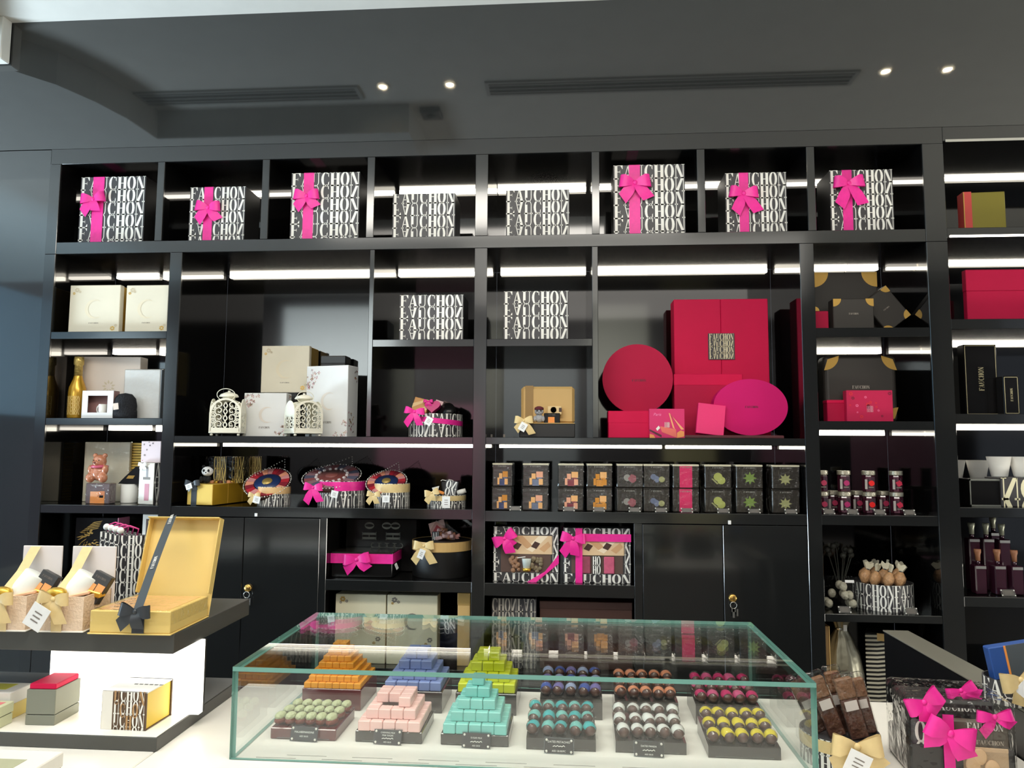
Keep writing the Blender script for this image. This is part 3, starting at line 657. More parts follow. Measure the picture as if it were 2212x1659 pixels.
def floral_box(px, Y, zb, label, rot, depth, seed):
    cx, z, W, H = span(*px, Y, zb)
    t = thing('floral_gift_box', label, 'gift box', (cx, Y, zb), R(rot))
    MB().rbox(-W/2, W/2, 0, depth, 0, H, .002).obj('box_body', WCARD, t)
    MS = [mat('rose_print', (176, 110, 120), .5), GREYP, mat('gold_leaf_print', (170, 136, 80), .5), mat('blush_print', (230, 190, 190), .5)]
    rnd = random.Random(seed); sp = []
    for k in range(26):
        q = rnd.random(); q2 = rnd.random()
        sp.append((-W/2+.004+q*W*.38*(1-q2*.7), H-.005-q2*H*.3, .0025+.0035*rnd.random()))
    for k in range(16):
        q = rnd.random(); q2 = rnd.random(); sp.append((W/2-.004-q*W*.3*(1-q2*.6), .005+q2*H*.22, .0025+.003*rnd.random()))
    b = MB()
    for (x, zz, r_) in sp:
        a = rnd.random()*6
        for k in range(4):
            aa = a+k*1.571; c_, s_ = math.cos(aa), math.sin(aa)
            b.add([(x, 0, zz), (x+r_*(c_-.4*s_), 0, zz+r_*(s_+.4*c_)), (x+1.6*r_*c_, 0, zz+1.6*r_*s_), (x+r_*(c_+.4*s_), 0, zz+r_*(s_-.4*c_))], [(0, 1, 2, 3)], rnd.randrange(4))
    b.obj('blossom_print', MS, t, loc=(0, -.0008, 0))
    b = MB()
    for k in range(26):
        y, zz = (.01+rnd.random()*depth*.5, .012+rnd.random()*H*.32) if k < 18 else (depth*.5+rnd.random()*depth*.4, H-.008-rnd.random()*H*.2)
        r_ = .003+.003*rnd.random(); a = rnd.random()*6
        b.add([(0, y+r_*math.cos(a+j*1.57)*(1.6 if j % 2 else .7), zz+r_*math.sin(a+j*1.57)*(1.6 if j % 2 else .7)) for j in range(4)], [(0, 1, 2, 3)], rnd.randrange(3))
    b.obj('side_blossom_print', MS, t, loc=(W/2+.0008, 0, 0))
    crescent(t, W*.05, H*.5, W*.19, -.001, mat('pearl_print', (226, 218, 208), .4)); small_word(t, 0, H*.19, W*.26, W*.045, -.001, GREYP)
    return t
floral_box((655, 790, 756, 944), .185, ZB, 'tall white floral box with crescent at the right of the lantern niche', -14, .09, 2)
floral_box((527, 849, 617, 943), .185, ZB, 'small white floral box between the two white lanterns', 2, .07, 4)
lantern((445, 832, 526, 943), 14, 'white filigree lantern standing alone at the left of the niche')
lantern((607, 838, 690, 943), 40, 'white filigree lantern turned sideways in front of the tall floral box')
cx, z, W, H = span(690, 768, 744, 943, .34, ZB)
t = thing('dark_box', 'tall dark box hidden behind the tall floral box', 'box', (cx, .345, ZB)); MB().rbox(-W/2, W/2, 0, .08, 0, H-.012, .003).obj('box_body', BLACKC, t); MB().rbox(-W/2-.002, W/2+.002, -.002, .082, H-.04, H, .004).obj('lid', BLACKG, t)

# ---------------------------------------------------------------- round lettered tubs
def tub(t, r, h, rows, reps=2, y0=0, arcdeg=210, sq=1, lipm=None):
    MB().lathe([(r, 0), (r, h), (r-.003, h), (r-.003, h-.012), (0, h-.012)], 40, sy=sq).obj('tub_body', LETBG, t)
    L = R(arcdeg)*r; rr = r+.0007
    b = MB(); b.polys(pattern(L, h, rows, 'FAUCHON', reps=reps), lambda u, v: (rr*math.sin((u-L/2)/r), -rr*sq*math.cos((u-L/2)/r), v)); b.obj('lettering', LETW, t)
def band(t, r, z0, z1, m, sq=1, name='ribbon_band'):
    MB().lathe([(r+.0012, z0), (r+.0018, (z0+z1)/2), (r+.0012, z1)], 44, sy=sq, cap=False).obj(name, m, t, True)
# tub with pink heart (bay B right niche)
cx, z, W, H = span(872, 893, 990, 944, .06, ZB); r = W/2
t = thing('lettered_tub', 'lettered tub with wide pink ribbon and sweets, on the shelf left of the centre post', 'gift tub', (cx, .06+r, ZB))
tub(t, r, H, 2.2); b = MB()
for i in range(49):
    a = 6.283*i/48; zz = H*.72-.018*math.sin(a)*0-.012*math.cos(a)
    b.v += [((r+.002)*math.cos(a), (r+.002)*math.sin(a), zz-.011), ((r+.002)*math.cos(a), (r+.002)*math.sin(a), zz+.011)]
b.f = [(2*i, 2*i+2, 2*i+3, 2*i+1) for i in range(48)]; b.mi = [0]*48; b.obj('ribbon_band', PINK, t, True)
p = at(897, 889, .04); bow(t, (p.x-cx-.004, -r-.012, p.z-ZB), .036, PINK, .1, ((-28, 1.5), (28, 1.4)))
swing_tag(t, (.004, -r-.03, H*.82), .03, .036, (0, R(28), 0))
b = MB(); b.rbox(-.036, .036, -.01, .03, -.03, .03, .002); o = b.obj('striped_carton', mat('tan_carton', (206, 150, 86), .5), t, loc=(-.066, -.01, H+.042), rot=(R(-8), R(14), R(-10)))
b = MB(); b.prism([(-.036, -.02), (-.036, .0), (.02, .03), (.036, .03)], -.011, -.0105); b.prism([(-.01, -.03), (.02, -.03), (.036, -.014), (.036, .01)], -.011, -.0105); b.obj('carton_stripe', mat('pale_carton_stripe', (232, 196, 140), .5), o)
MB().lathe([(0, -.0115), (.012, -.0115)], 16, M=Matrix.Translation((.012, 0, 0)) @ Matrix.Rotation(R(90), 4, 'X') if False else None).obj('seal', CHOC, o, loc=(.014, 0, 0), rot=(R(90), 0, 0))
b = MB(); hp = [(.036*(16*math.sin(a)**3)/16, .036*(13*math.cos(a)-5*math.cos(2*a)-2*math.cos(3*a)-math.cos(4*a))/17) for a in [6.283*i/26 for i in range(26)]]; b.prism(hp, -.012, .012); b.obj('heart_box', mat('heart_pink', (196, 18, 110), .35), t, loc=(-.012, -.02, H+.034), rot=(R(-20), 0, 0))
bow(t, (-.03, -.03, H+.058), .018, PINK, 0, ((-30, 1), (30, 1)))
MB().lathe([(.034, -.012), (.036, 0), (.034, .012), (0, .013)], 24, M=Matrix.Rotation(R(60), 4, 'X')).obj('round_tin', BLACKG, t, True, loc=(.055, -.01, H+.018), rot=(0, R(-15), 0))
b = MB(); b.box(-.025, .025, -.006, .006, -.006, .012); b.obj('wrapped_bar', mat('blush_print', (230, 190, 190), .5), t, loc=(.02, .01, H+.05), rot=(0, R(18), 0))
b = MB(); b.box(-.018, .018, -.008, .008, -.012, .012); b.obj('lettered_bar', BROWN, t, loc=(.048, .012, H+.046), rot=(0, R(25), 0))
# open black case with gold bow (bay C left niche)
cx, z, W, H = span(1122, 830, 1242, 945, .06, ZB)
t = thing('gift_case', 'open black gift case with kraft lid and cream gold bow right of the centre post', 'gift box', (cx, .05, ZB))
hb = at(1180, 915, .05).z-ZB
MB().rbox(-W/2, W/2, 0, .14, 0, hb, .003).obj('case_base', BLACKC, t); MB().rbox(-W/2, W/2, 0, .14, hb, hb+.003, .001).obj('base_rim', KRAFT, t)
lid = MB(); lid.rbox(-W/2, W/2, .12, .15, hb+.003, H, .012); lid.obj('case_lid', KRAFT, t)
b = MB(); b.box(-W*.42, -W*.27, -.001, 0, 0, H-hb); b.obj('lid_ribbon', mat('dark_kraft_ribbon', (160, 126, 72), .5), t, loc=(0, .119, hb+.003))
MB().rbox(-.015, .055, -.01, .01, .0, .045, .002).obj('black_packet', BLACKG, t, loc=(0, .07, hb+.003)); MB().box(0, .028, -.0112, -.0102, .003, .028).obj('orange_print', ORANGEP, t, loc=(.003, .07, hb+.003))
small_word(t, .02, hb+.038, .03, .004, .0585, GREYP)
MB().rbox(.0, .062, -.006, .006, .04, .078, .002).obj('cream_packet', mat('cream_packet', (236, 206, 150), .5), t, loc=(0, .1, hb+.003)); MB().lathe([(0, 0), (.013, 0)], 18).obj('packet_disc', mat('tan_disc', (206, 160, 92), .5), t, loc=(.026, .0925, hb+.064), rot=(R(90), 0, 0))
MB().rbox(.05, .062, -.0066, -.006, .052, .07, .0002).obj('packet_square', BROWN, t, loc=(0, .1, hb+.003))
def plush_head(t, loc, r, fur, hat=None, patch=None, nm='plush_head', yaw=0):
    b = MB(); b.ball((0, 0, 0), (r, r*.85, r*.85)); b.ball((0, -r*.6, -r*.3), (r*.5, r*.4, r*.35)); h = b.obj(nm, fur, t, True, loc, (0, 0, yaw))
    b = MB(); b.ball((-r*.4, -r*.78, r*.15), (r*.2, r*.1, r*.25), 10, 6); b.ball((r*.4, -r*.78, r*.15), (r*.2, r*.1, r*.25), 10, 6); b.ball((0, -r*1.0, -r*.18), (r*.14, r*.08, r*.1), 8, 6); b.obj('eyes_and_nose', patch or DARKP, h, True)
    if hat: MB().lathe([(r*.95, r*.35), (r*1.05, r*.5), (r*.95, r*.85), (r*.4, r*1.12), (0, r*1.15)], 20).obj('beret', hat, h, True)
    return h
pl = thing('plush_toy', 'grey faced plush toy with maroon beret sitting in the open black case', 'plush toy', (cx-.036, .05+.055, ZB+hb+.0085))
FURG = mat('grey_fur', (170, 172, 176), .95, bump=.8, bscale=150)
b = MB(); b.ball((0, 0, .016), (.018, .016, .02)); b.ball((-.018, -.006, .014), (.007, .007, .013)); b.ball((.018, -.006, .014), (.007, .007, .013)); b.obj('plush_body', FURG, pl, True)
plush_head(pl, (0, -.004, .046), .02, FURG, mat('maroon_felt', (92, 34, 42), .9))
p = at(1131, 908, .02); bow(t, (p.x-cx, -.014, p.z-ZB), .032, GOLDR, 0, ((-38, 1.3), (32, 1.7)), .5)
swing_tag(t, (p.x-cx+.006, -.03, p.z-ZB-.012), .03, .036, (0, R(30), 0))
# two small white price tickets at the left of the case
b = MB(); b.box(-.004, .004, 0, .002, 0, .014); o = b.obj('price_ticket', GREYP, None); o.location = (at(1062, 920, .12).x, .12, ZB); tag(o, 'first small grey ticket standing left of the open black case', 'ticket', 'small tickets')
o2 = o.copy(); COL.objects.link(o2); o2.location = (at(1089, 920, .12).x, .12, ZB); tag(o2, 'second small grey ticket, nearer the open black case', 'ticket', 'small tickets')

# ---------------------------------------------------------------- raspberry collection (bay C right niche)
cx, z, W, H = span(1457, 646, 1662, 945, .27, ZB)
t = thing('gift_box', 'tallest raspberry box with lettered plaque standing behind the others', 'gift box', (cx, .27, ZB))
for k, (a, c) in enumerate(((-W/2, -.0005), (.0005, W/2))): MB().rbox(a, c, 0, .1, 0, H, .002).obj('front_flap', RED, t)
hp_ = at(1558, 745, .27); pw = .118
MB().box(-pw/2, pw/2, -.003, 0, 0, pw*1.02).obj('plaque', LETBG, t, loc=(hp_.x-cx, -.0005, at(1558, 777, .27).z-ZB))
b = MB(); b.polys(pattern(pw*.94, pw*.98, 4.0), flat(pw*.94)); b.obj('plaque_lettering', mat('plaque_cream', (226, 216, 180), .4), t, loc=(hp_.x-cx, -.0042, at(1558, 777, .27).z-ZB+.003))
cx, z, W, H = span(1457, 808, 1605, 946, .17, ZB)
t = thing('gift_box', 'plain mid-height raspberry box leaning before the tallest one', 'gift box', (cx, .17, ZB))
MB().rbox(-W/2, W/2, 0, .06, 0, H-.02, .002).obj('box_body', RED2, t); MB().rbox(-W/2-.001, W/2+.001, -.001, .061, H-.05, H, .002).obj('lid', RED, t)
cx, z, W, H = span(1301, 744, 1453, 888, .18, ZB)
t = thing('round_gift_box', 'large round deep raspberry hat box leaning at the left of the niche', 'gift box', (cx, .2, ZB+W/2+.002), 0)
rr = W/2
t.location = (cx, .2, ZB+at(1375, 745, .19).z-ZB-rr)
MB().lathe([(rr*.97, 0), (rr, .01), (rr, .032), (0, .034)], 48, M=Matrix.Rotation(R(90), 4, 'X')).obj('lid', RED2, t, True)
MB().lathe([(rr*.96, -.06), (rr*.96, .0)], 48, M=Matrix.Rotation(R(90), 4, 'X')).obj('box_body', RED2, t, True)
for me in [o.data for o in t.children]: smooth_by_angle(me)
small_word(t, .006, -.012, .062, .01, -.0345, MAROON)
cx, z, W, H = span(1314, 888, 1406, 946, .07, ZB)
t = thing('gift_box', 'low plain raspberry box in front of the round hat box', 'gift box', (cx, .07, ZB)); MB().rbox(-W/2, W/2, 0, .09, 0, H, .002).obj('box_body', RED, t); MB().rbox(-W/2-.0008, W/2+.0008, -.0008, .0908, H*.55, H+.0008, .002).obj('lid', RED, t)
# riser block under the round box so that it stands on something
rz = ZB; rtop = at(1375, 745, .19).z-2*rr
MB()
o = MB().rbox(-.08, .08, 0, .09, 0, max(.02, rtop-ZB-.001), .002).obj('display_block', RED2, None); o.location = (cx+.01, .19, ZB); tag(o, 'low raspberry display block under the round hat box', 'riser')
cx, z, W, H = span(1403, 883, 1479, 947, .04, ZB)
t = thing('picture_box', 'small pink box printed with a tower and sweets, front of the raspberry group', 'gift box', (cx, .04, ZB))
MB().rbox(-W/2, W/2, 0, .028, 0, H, .001).obj('box_body', mat('print_pink', (206, 40, 100), .4), t)
b = MB(); X = lambda u: (u-.5)*W; Zf = lambda v: v*H
for pl_, mi in ((((.3, .4), (.75, .3), (.78, 0), (.35, .2)), 0), (((.55, .85), (.58, .85), (.72, .3), (.66, .35)), 1), (((.58, .85), (.6, .8), (.98, .3), (.9, .28)), 1), (((.78, 0), (.98, .05), (.98, .22), (.88, .26), (.78, .18)), 2), (((.0, .0), (.16, .0), (.12, .1), (.0, .14)), 2), (((.18, .32), (.26, .42), (.3, .34), (.22, .24)), 3), (((.0, .3), (.34, .1), (.34, .02), (.0, .24)), 4)):
    b.add([(X(u), -.0008-.0001*mi, Zf(v)) for u, v in pl_], [tuple(range(len(pl_)))], mi)
b.obj('tower_print', [mat('salmon_print', (226, 110, 96), .5), mat('apricot_print', (232, 160, 110), .5), mat('ochre_print', (230, 150, 84), .5), IVORY, MAROON], t)
b = MB(); b.polys(pattern(.022, .022, 4), flat(.022, -.002)); b.obj('badge_lettering', IVORY, t, loc=(0, 0, H*.36))
font_print(t, 'Paris', .017, (-W*.28, -.0015, H*.76), mat('pink_script', (246, 140, 190), .5), 'script_print', shear=.3)
cx, z, W, H = span(1480, 935, 1694, 952, .03, ZB)
o = thing('display_plate', 'flat maroon display plate under the square and oval boxes', 'plate', (cx, .03, ZB)); MB().rbox(-W/2, W/2, 0, .07, 0, .012, .002).obj('plate_body', mat('maroon_lacquer', (92, 52, 56), .25), o); MB().rbox(-W/2+.004, W/2-.004, .004, .066, .012, .0125, .0001).obj('felt_top', MAROON, o)
zp = ZB+.0128
cx, z, W, H = span(1503, 871, 1563, 934, .035, zp)
t = thing('square_gift_box', 'small square magenta box tilted between the two large shapes', 'gift box', (cx, .04, zp), 0, None, (R(-8), R(7), 0)); MB().rbox(-W/2, W/2, 0, .022, .003, H, .0015).obj('lid', mat('rose_magenta_card', (222, 30, 104), .45), t); MB().rbox(-W/2+.001, W/2-.001, .022, .032, .003, H-.001, .001).obj('box_body', RED2, t)
cx, z, W, H = span(1543, 818, 1705, 934, .06, zp); ra, rb = W/2, H/2
t = thing('oval_gift_box', 'large oval magenta hat box lying on its side at the right of the niche', 'gift box', (cx, .108, zp+rb+.0005))
MX = Matrix.Diagonal((ra, 1, rb, 1)) @ Matrix.Rotation(R(90), 4, 'X')
MB().lathe([(.975, 0), (1, .008), (1, .028), (0, .03)], 56, M=MX).obj('lid', MAG, t); MB().lathe([(.975, -.06), (.975, 0)], 56, M=MX).obj('box_body', MAG, t)
for me in [o.data for o in t.children]: smooth_by_angle(me)
small_word(t, .004, -.004, .056, .009, -.0305, MAROON)

# ================================================================ row under the wide shelf (bay B): gold hamper and sweet tubs
ZR = 1.2485
cx, z, W, H = span(402, 1046, 461, 1093, .03, ZR)
t = thing('gold_hamper', 'long gold hamper box with lettered film, black bow and tag', 'hamper', (cx, .03, ZR), R(-8))
MB().rbox(-W/2, W/2, 0, .36, .003, H, .0015).obj('box_body', GOLDC, t)
b = MB()
for k in range(3): b.box(W/2, W/2+.0008, .115*k+.002, .115*k+.112, .004, H-.001)
b.obj('gold_side_panels', mat('deep_gold_card', (206, 160, 44), .3, metal=.3), t)
MB().box(-W*.34, -W*.12, -.001, 0, 0, H).obj('ribbon_band', BLACKR, t)
bow(t, (-W*.24, -.01, H+.004), .03, BLACKR, 0, ((-40, .9), (30, .8)))
swing_tag(t, (-W*.36, -.022, H+.002), .03, .024, (0, R(-20), 0))
hh = at(480, 986, .2).z-ZR
b = MB(); b.box(-W/2+.004, W/2+.03, .112, .3, H, hh); b.obj('clear_wrap', FILM, t)
for k in range(3):
    b = MB(); b.box(-.03, .034, .12+.07*k, .123+.07*k, H, hh-.004*k); o = b.obj('lettered_card', [LETBG, BLACKG, mat('gold_letter_card', (120, 96, 46), .35)][k], t, loc=(.012+.046*k, 0, 0))
    b = MB(); b.polys(pattern(.064, hh-H, 2.3, 'CHON', flip0=k), lambda u, v: (-.03+u, .1193+.07*k, H+v)); b.obj('card_lettering', mat('gold_letters', (236, 210, 130), .4), o)
for k in range(9): MB().ball((-.018+.02*(k % 4), .115+.03*(k//3), H+.004), (.013, .013, .009), 10, 6).obj('wrapped_sweet', [mat('peach_print', (244, 170, 120), .5), GOLDF, CHOC][k % 3], t, True)
pp = thing('plush_panda', 'small black and white plush panda sitting in the gold hamper', 'plush toy', (cx+.004, .075, ZR+H+.008))
FURW = mat('white_fur', (232, 232, 230), .95, bump=.8, bscale=150); FURK = mat('black_fur', (20, 20, 22), .95, bump=.8, bscale=150)
b = MB(); b.ball((0, .004, .014), (.019, .017, .02)); b.ball((-.017, -.012, .012), (.008, .008, .014)); b.ball((.017, -.012, .012), (.008, .008, .014)); b.obj('plush_body', FURK, pp, True)
h = plush_head(pp, (.006, -.004, .047), .025, FURW, None, FURK, yaw=R(10)); MB().ball((-.018, .003, .02), .008).obj('ear', FURK, h, True); MB().ball((.018, .003, .02), .008).obj('ear', FURK, h, True)
def sweets_tub(pxtub, label, ringm, inner, centre, bandm, bowm, bowpx, bs, r_scale=1.0, tagpx=None, ntails=((-30, 1.5), (25, 1.4)), ring2=None, disc=None):
    cx, z, W, H = span(*pxtub, .05, ZR); r = W/2
    t = thing('sweets_tub', label, 'gift tub', (cx, .05+r, ZR), 0, 'lettered tubs of sweets under the wide shelf')
    tub(t, r, H, 1.9); zz0 = H-.016
    band(t, r, H*.62, H*.98, bandm)
    d0 = at(disc[0], disc[1], .05+r); Rd = abs(at(disc[0]+disc[2], disc[1], .05+r).x-d0.x)
    el = math.degrees(math.asin(min(1, disc[3]/disc[2])))
    M = Matrix.Translation((d0.x-cx, 0, d0.z-ZR)) @ Matrix.Rotation(R(el), 4, 'X')
    MB().lathe([(Rd*1.0, -.02), (Rd*1.02, -.008), (Rd*1.0, 0), (0, -.001)], 40, M=M).obj('sweets_tray', BROWN, t)
    n = 20
    wedge = []
    for k in range(n):
        b = MB(); a0 = 6.283*k/n; a1 = 6.283*(k+.94)/n
        b.add([M @ Vector((rr*Rd*math.cos(a), rr*Rd*math.sin(a), zz)) for zz in (.0005, .006) for rr, a in ((.62, a0), (.99, a0), (.99, a1), (.62, a1))],
              [(0, 1, 2, 3), (4, 5, 6, 7), (0, 1, 5, 4), (1, 2, 6, 5), (2, 3, 7, 6), (3, 0, 4, 7)])
        b.obj('wrapped_sweet', ringm[k % len(ringm)], t)
    if ring2:
        for k in range(16):
            a = 6.283*k/16; b = MB(); b.rbox(-.006, .006, -.006, .006, 0, .01, .0015, M=M @ Matrix.Translation((.56*Rd*math.cos(a), .56*Rd*math.sin(a), .003)) @ Matrix.Rotation(a, 4, 'Z')); b.obj('wrapped_sweet', ring2, t)
    MB().lathe([(.6*Rd, 0), (.58*Rd, .007), (0, .009)], 28, M=M, sx=1, sy=.95).obj('inner_disc', inner, t, True)
    MB().lathe([(.24*Rd, .007), (.22*Rd, .012), (0, .013)], 18, M=M).obj('centre_seal', centre, t, True)
    b = MB(); m = 56
    for k in range(m):
        a = 6.283*k/m; b.ball(M @ Vector((Rd*1.06*math.cos(a), Rd*1.06*math.sin(a), .004)), .0022 if k % 2 else .0032, 6, 4)
    b.obj('beaded_rim', IVORY, t)
    # pointed clear film corner with beaded edge behind
    b = MB(); P = [M @ Vector((-Rd*1.04, .2*Rd, .003)), M @ Vector((.35*Rd, Rd*1.5, .02)), M @ Vector((.5*Rd, .95*Rd, .003))]
    b.add(P, [(0, 1, 2)]); o = b.obj('film_corner', FILM, t)
    b = MB()
    for k in range(15): b.ball(P[0].lerp(P[1], k/14), .0026, 6, 4)
    for k in range(5): b.ball(P[1].lerp(P[2], k/4), .0026, 6, 4)
    b.obj('beaded_edge', IVORY, o)
    p = at(*bowpx, .03); bow(t, (p.x-cx, -r-.012, p.z-ZR), bs, bowm, .05, ntails, .5)
    if tagpx: p = at(*tagpx, .02); swing_tag(t, (p.x-cx, -r-.03, p.z-ZR), .031, .03, (0, R(tagpx[0] % 3*12), 0))
    MB().rbox(r*.72, r*.86, -r*.72, -r*.5, 0, H*.55, .001).obj('price_stand', ACRYL, t)
    return t
RC = [mat('candy_red', (176, 44, 56), .3), mat('candy_blush', (206, 140, 138), .35), mat('candy_apricot', (226, 150, 120), .35), mat('candy_wine', (132, 40, 52), .3)]
NAVY = mat('navy_foil', (34, 52, 96), .35); GSEAL = mat('gold_seal', (190, 160, 90), .4, metal=.5)
RP = [mat('candy_mauve', (150, 112, 118), .4), mat('candy_slate', (92, 92, 112), .4), mat('candy_rosewood', (150, 86, 88), .35)]
sweets_tub((545, 1052, 612, 1095), 'tub of red and blue sweets beside the gold hamper, cream bow', RC, NAVY, GSEAL, mat('pale_gold_band', (226, 186, 130), .4), GOLDR, (548, 1070), .022, tagpx=(556, 1072), disc=(578, 1043, 46, 27))
sweets_tub((672, 1040, 773, 1097), 'largest tub of mauve sweets with bright pink bow and ribbon', RP, mat('candy_cocoa', (122, 66, 62), .35), mat('candy_cocoa2', (140, 82, 76), .35), PINK, PINK, (676, 1053), .034, tagpx=(724, 1060), disc=(717, 1030, 58, 22), ring2=mat('candy_white', (222, 212, 210), .3), ntails=((-22, 1.7), (30, 1.6)))
sweets_tub((800, 1045, 876, 1097), 'tub of red and blue sweets in the middle right, cream bow and tag', RC, NAVY, GSEAL, GOLDR, GOLDR, (806, 1068), .024, tagpx=(834, 1070), disc=(835, 1042, 41, 22))
# basket with cream bow
cx, z, W, H = span(916, 1070, 1000, 1098, .05, ZR); r = W/2
t = thing('lettered_tub', 'small lettered tub with cream bow, lettered box and black bag by the centre post', 'gift tub', (cx, .05+r, ZR)); tub(t, r, H, 1.7); band(t, r, H*.55, H*.95, GOLDR)
p = at(932, 1065, .03); bow(t, (p.x-cx, -r-.01, p.z-ZR), .026, GOLDR, -.2, ((-40, 1.4), (-4, .95)), .55); swing_tag(t, (at(963, 1068, .02).x-cx, -r-.02, H*.95), .034, .05, (0, 0, 0))
b = MB(); b.rbox(-.028, .028, -.008, .008, -.034, .034, .001); o = b.obj('lettered_box', LETBG, t, loc=(.022, -.01, H+.026), rot=(R(-6), R(10), R(-8)))
b = MB(); b.polys(pattern(.05, .064, 2, 'ON', flip0=1), lambda u, v: (u-.025, -.0085, v-.032)); b.obj('box_lettering', LETW, o)
b = MB(); b.rbox(-.028, .028, -.014, .014, 0, .05, .006); o = b.obj('black_pouch', BLACKC, t, loc=(.004, .016, H+.01), rot=(0, R(-4), 0)); b = MB(); b.tube([(-.028, -.015, .05), (-.02, -.015, .054), (-.005, -.015, .05), (.01, -.015, .053), (.028, -.015, .048)], .0018, 6); b.obj('pouch_piping', IVORY, o)
MB().tube([(.0, 0, 0), (.02, 0, .006), (.036, 0, .012)], [.012, .012, .01], 10).obj('rolled_bar', IVORY, t, True, loc=(.05, -.012, H+.006))
b = MB(); b.prism([(-.016, .0), (.016, .008), (.01, -.02), (-.006, -.026)], -.002, .002); b.obj('paper_corner', IVORY, t, loc=(-.048, -.01, H+.028))
MB().rbox(-.014, .014, -.006, .006, -.006, .006, .002).obj('wrapped_bar', ORANGEP, t, loc=(-.022, -.014, H+.008), rot=(0, R(20), 0))

# ================================================================ clear candy packs (bay C row)
Q = lambda *p: p
def ck(n, c): return mat(n, c, .45)
peach, blush, amber, navyp, lilac, wine = ck('pack_peach', (244, 186, 120)), ck('pack_blush', (238, 172, 140)), ck('pack_amber', (214, 142, 44)), ck('pack_navy', (48, 62, 110)), ck('pack_slate', (108, 118, 144)), ck('pack_wine', (134, 48, 62))
lime, mint, sage, hot, rose, grey = ck('pack_lime', (170, 176, 96)), ck('pack_mint', (116, 140, 66)), ck('pack_sage', (160, 160, 110)), ck('pack_hot_pink', (216, 40, 100)), ck('pack_rose', (150, 84, 92)), ck('pack_grey', (148, 146, 140))
def sq(c1, c2, c3): return [((-.16, .3, .0, .52), c1), ((.02, .36, .28, .6), c2), ((.04, .3, .24, .36), c3), ((-.24, .06, -.14, .34), c1), ((-.13, .02, .14, .28), c3), ((.12, .06, .28, .3), c1)]
def disc(cx, cy, r, n=10, j=0.0, seed=1):
    rd = random.Random(seed); return [(cx+r*(1+j*(rd.random()-.5))*math.cos(6.283*i/n), cy+r*(1+j*(rd.random()-.5))*math.sin(6.283*i/n)) for i in range(n)]
def star(cx, cy, r): return [(cx+r*(1 if i % 2 else .55)*math.cos(.4+6.283*i/16), cy+r*(1 if i % 2 else .55)*math.sin(.4+6.283*i/16)) for i in range(16)]
packs = [(1062, 1105, 'amber and yellow squares', sq(peach, amber, navyp)), (1128, 1184, 'pale peach and slate blue squares', sq(peach, blush, lilac)), (1205, 1260, 'blush and wine red squares', sq(blush, peach, wine)),
         (1267, 1322, 'bright orange squares', sq(amber, peach, amber)), (1332, 1388, 'grey and rose discs', [(disc(-.1, .38, .14), grey), (disc(.1, .35, .16, j=.4), rose)]),
         (1390, 1446, 'slate blue berries', [(disc(-.12, .42, .12), lilac), (disc(.0, .34, .13, seed=4, j=.5), lilac), (disc(.2, .32, .12), sage)]), (1453, 1510, 'one hot pink block', [((-.24, .0, .24, .93), hot)]),
         (1522, 1580, 'pale lime slices', [(disc(.0, .44, .17), lime), (disc(.12, .3, .16), lime), (((-.25, .36), (-.2, .38), (.02, .16), (-.04, .14)), sage)]), (1590, 1648, 'bright green leaves', [(star(.02, .4, .26), mint)]), (1668, 1728, 'dry sage flowers', [(star(-.02, .36, .24), sage)])]
PACKB = mat('pack_smoky', (56, 52, 48), .22, var=.2, vscale=30); PTOP = mat('pack_lid_silver', (222, 216, 190), .3)
for row in (0, 1):
    for i, (x0, x1, what, art) in enumerate(packs):
        y1 = 1106+.6*i; ym = y1-51-.1*i
        cx, z, W, H = span(x0, ym, x1, y1, .05, ZR-.005)
        H = .0985
        lab = '%s clear candy pack printed with %s' % ('bottom' if row == 0 else 'top', what)
        t = thing('candy_pack', lab, 'candy pack', (cx+(.002 if row else 0), .05, 1.2435+row*(H+.0015)), R(random.uniform(-2, 2)), 'stacked clear candy packs')
        MB().rbox(-W/2+.001, W/2-.001, .001, .09, 0, H-.004, .003).obj('pack_body', PACKB, t)
        MB().rbox(-W/2, W/2, 0, .091, H-(.0075 if row else .004), H, .001).obj('lid', PTOP if row else PACKB, t)
        b = MB(); ms = []
        for sh, c in art:
            if c not in ms: ms.append(c)
            pts = [(sh[0], sh[1]), (sh[2], sh[1]), (sh[2], sh[3]), (sh[0], sh[3])] if (len(sh) == 4 and not hasattr(sh[0], '__len__')) else sh
            b.add([(u*W, -.0001*len(b.f), v*H*1.05+.002) for u, v in pts], [tuple(range(len(pts)))], ms.index(c))
        b.obj('picture_print', ms, t, loc=(0, .0004, 0))
        small_word(t, 0, H*.84, W*.42, H*.06, .0002, grey)
        MB().rbox(-W/2-.0015, W/2+.0015, -.0015, .0925, 0, H+.0005, .003).obj('clear_wrap', FILM, t)
def card_holder(px, Y, zb, label, group, w=.05, h=.022):
    p = at(px[0], px[1], Y)
    t = thing('price_card', label, 'price card', (p.x, Y, zb), 0, group)
    M = Matrix.Rotation(R(-28), 4, 'X')
    MB().box(-w/2, w/2, -.0008, .0008, 0, h, M=M).obj('holder', ACRYL, t); MB().box(-w*.4, w*.4, -.0018, -.0009, h*.1, h*.9, M=M).obj('card', mat('card_smoke', (84, 80, 76), .4), t)
    b = MB()
    for sx in (-1, 1):
        for zz in (.16, .84): b.ball(M @ Vector((sx*w*.44, -.0012, h*zz)), .0028, 8, 5)
    b.obj('studs', mat('stud_white', (226, 222, 212), .4), t)
    b = MB()
    for k in range(3): b.box(-w*.25, w*.25, -.0024, -.0019, h*(.3+.18*k), h*(.34+.18*k), M=M)
    b.obj('card_print', GREYP, t)
    MB().box(-w/2, w/2, h*.55, h*.56, 0, h*.8).obj('back_leg', ACRYL, t)
    return t
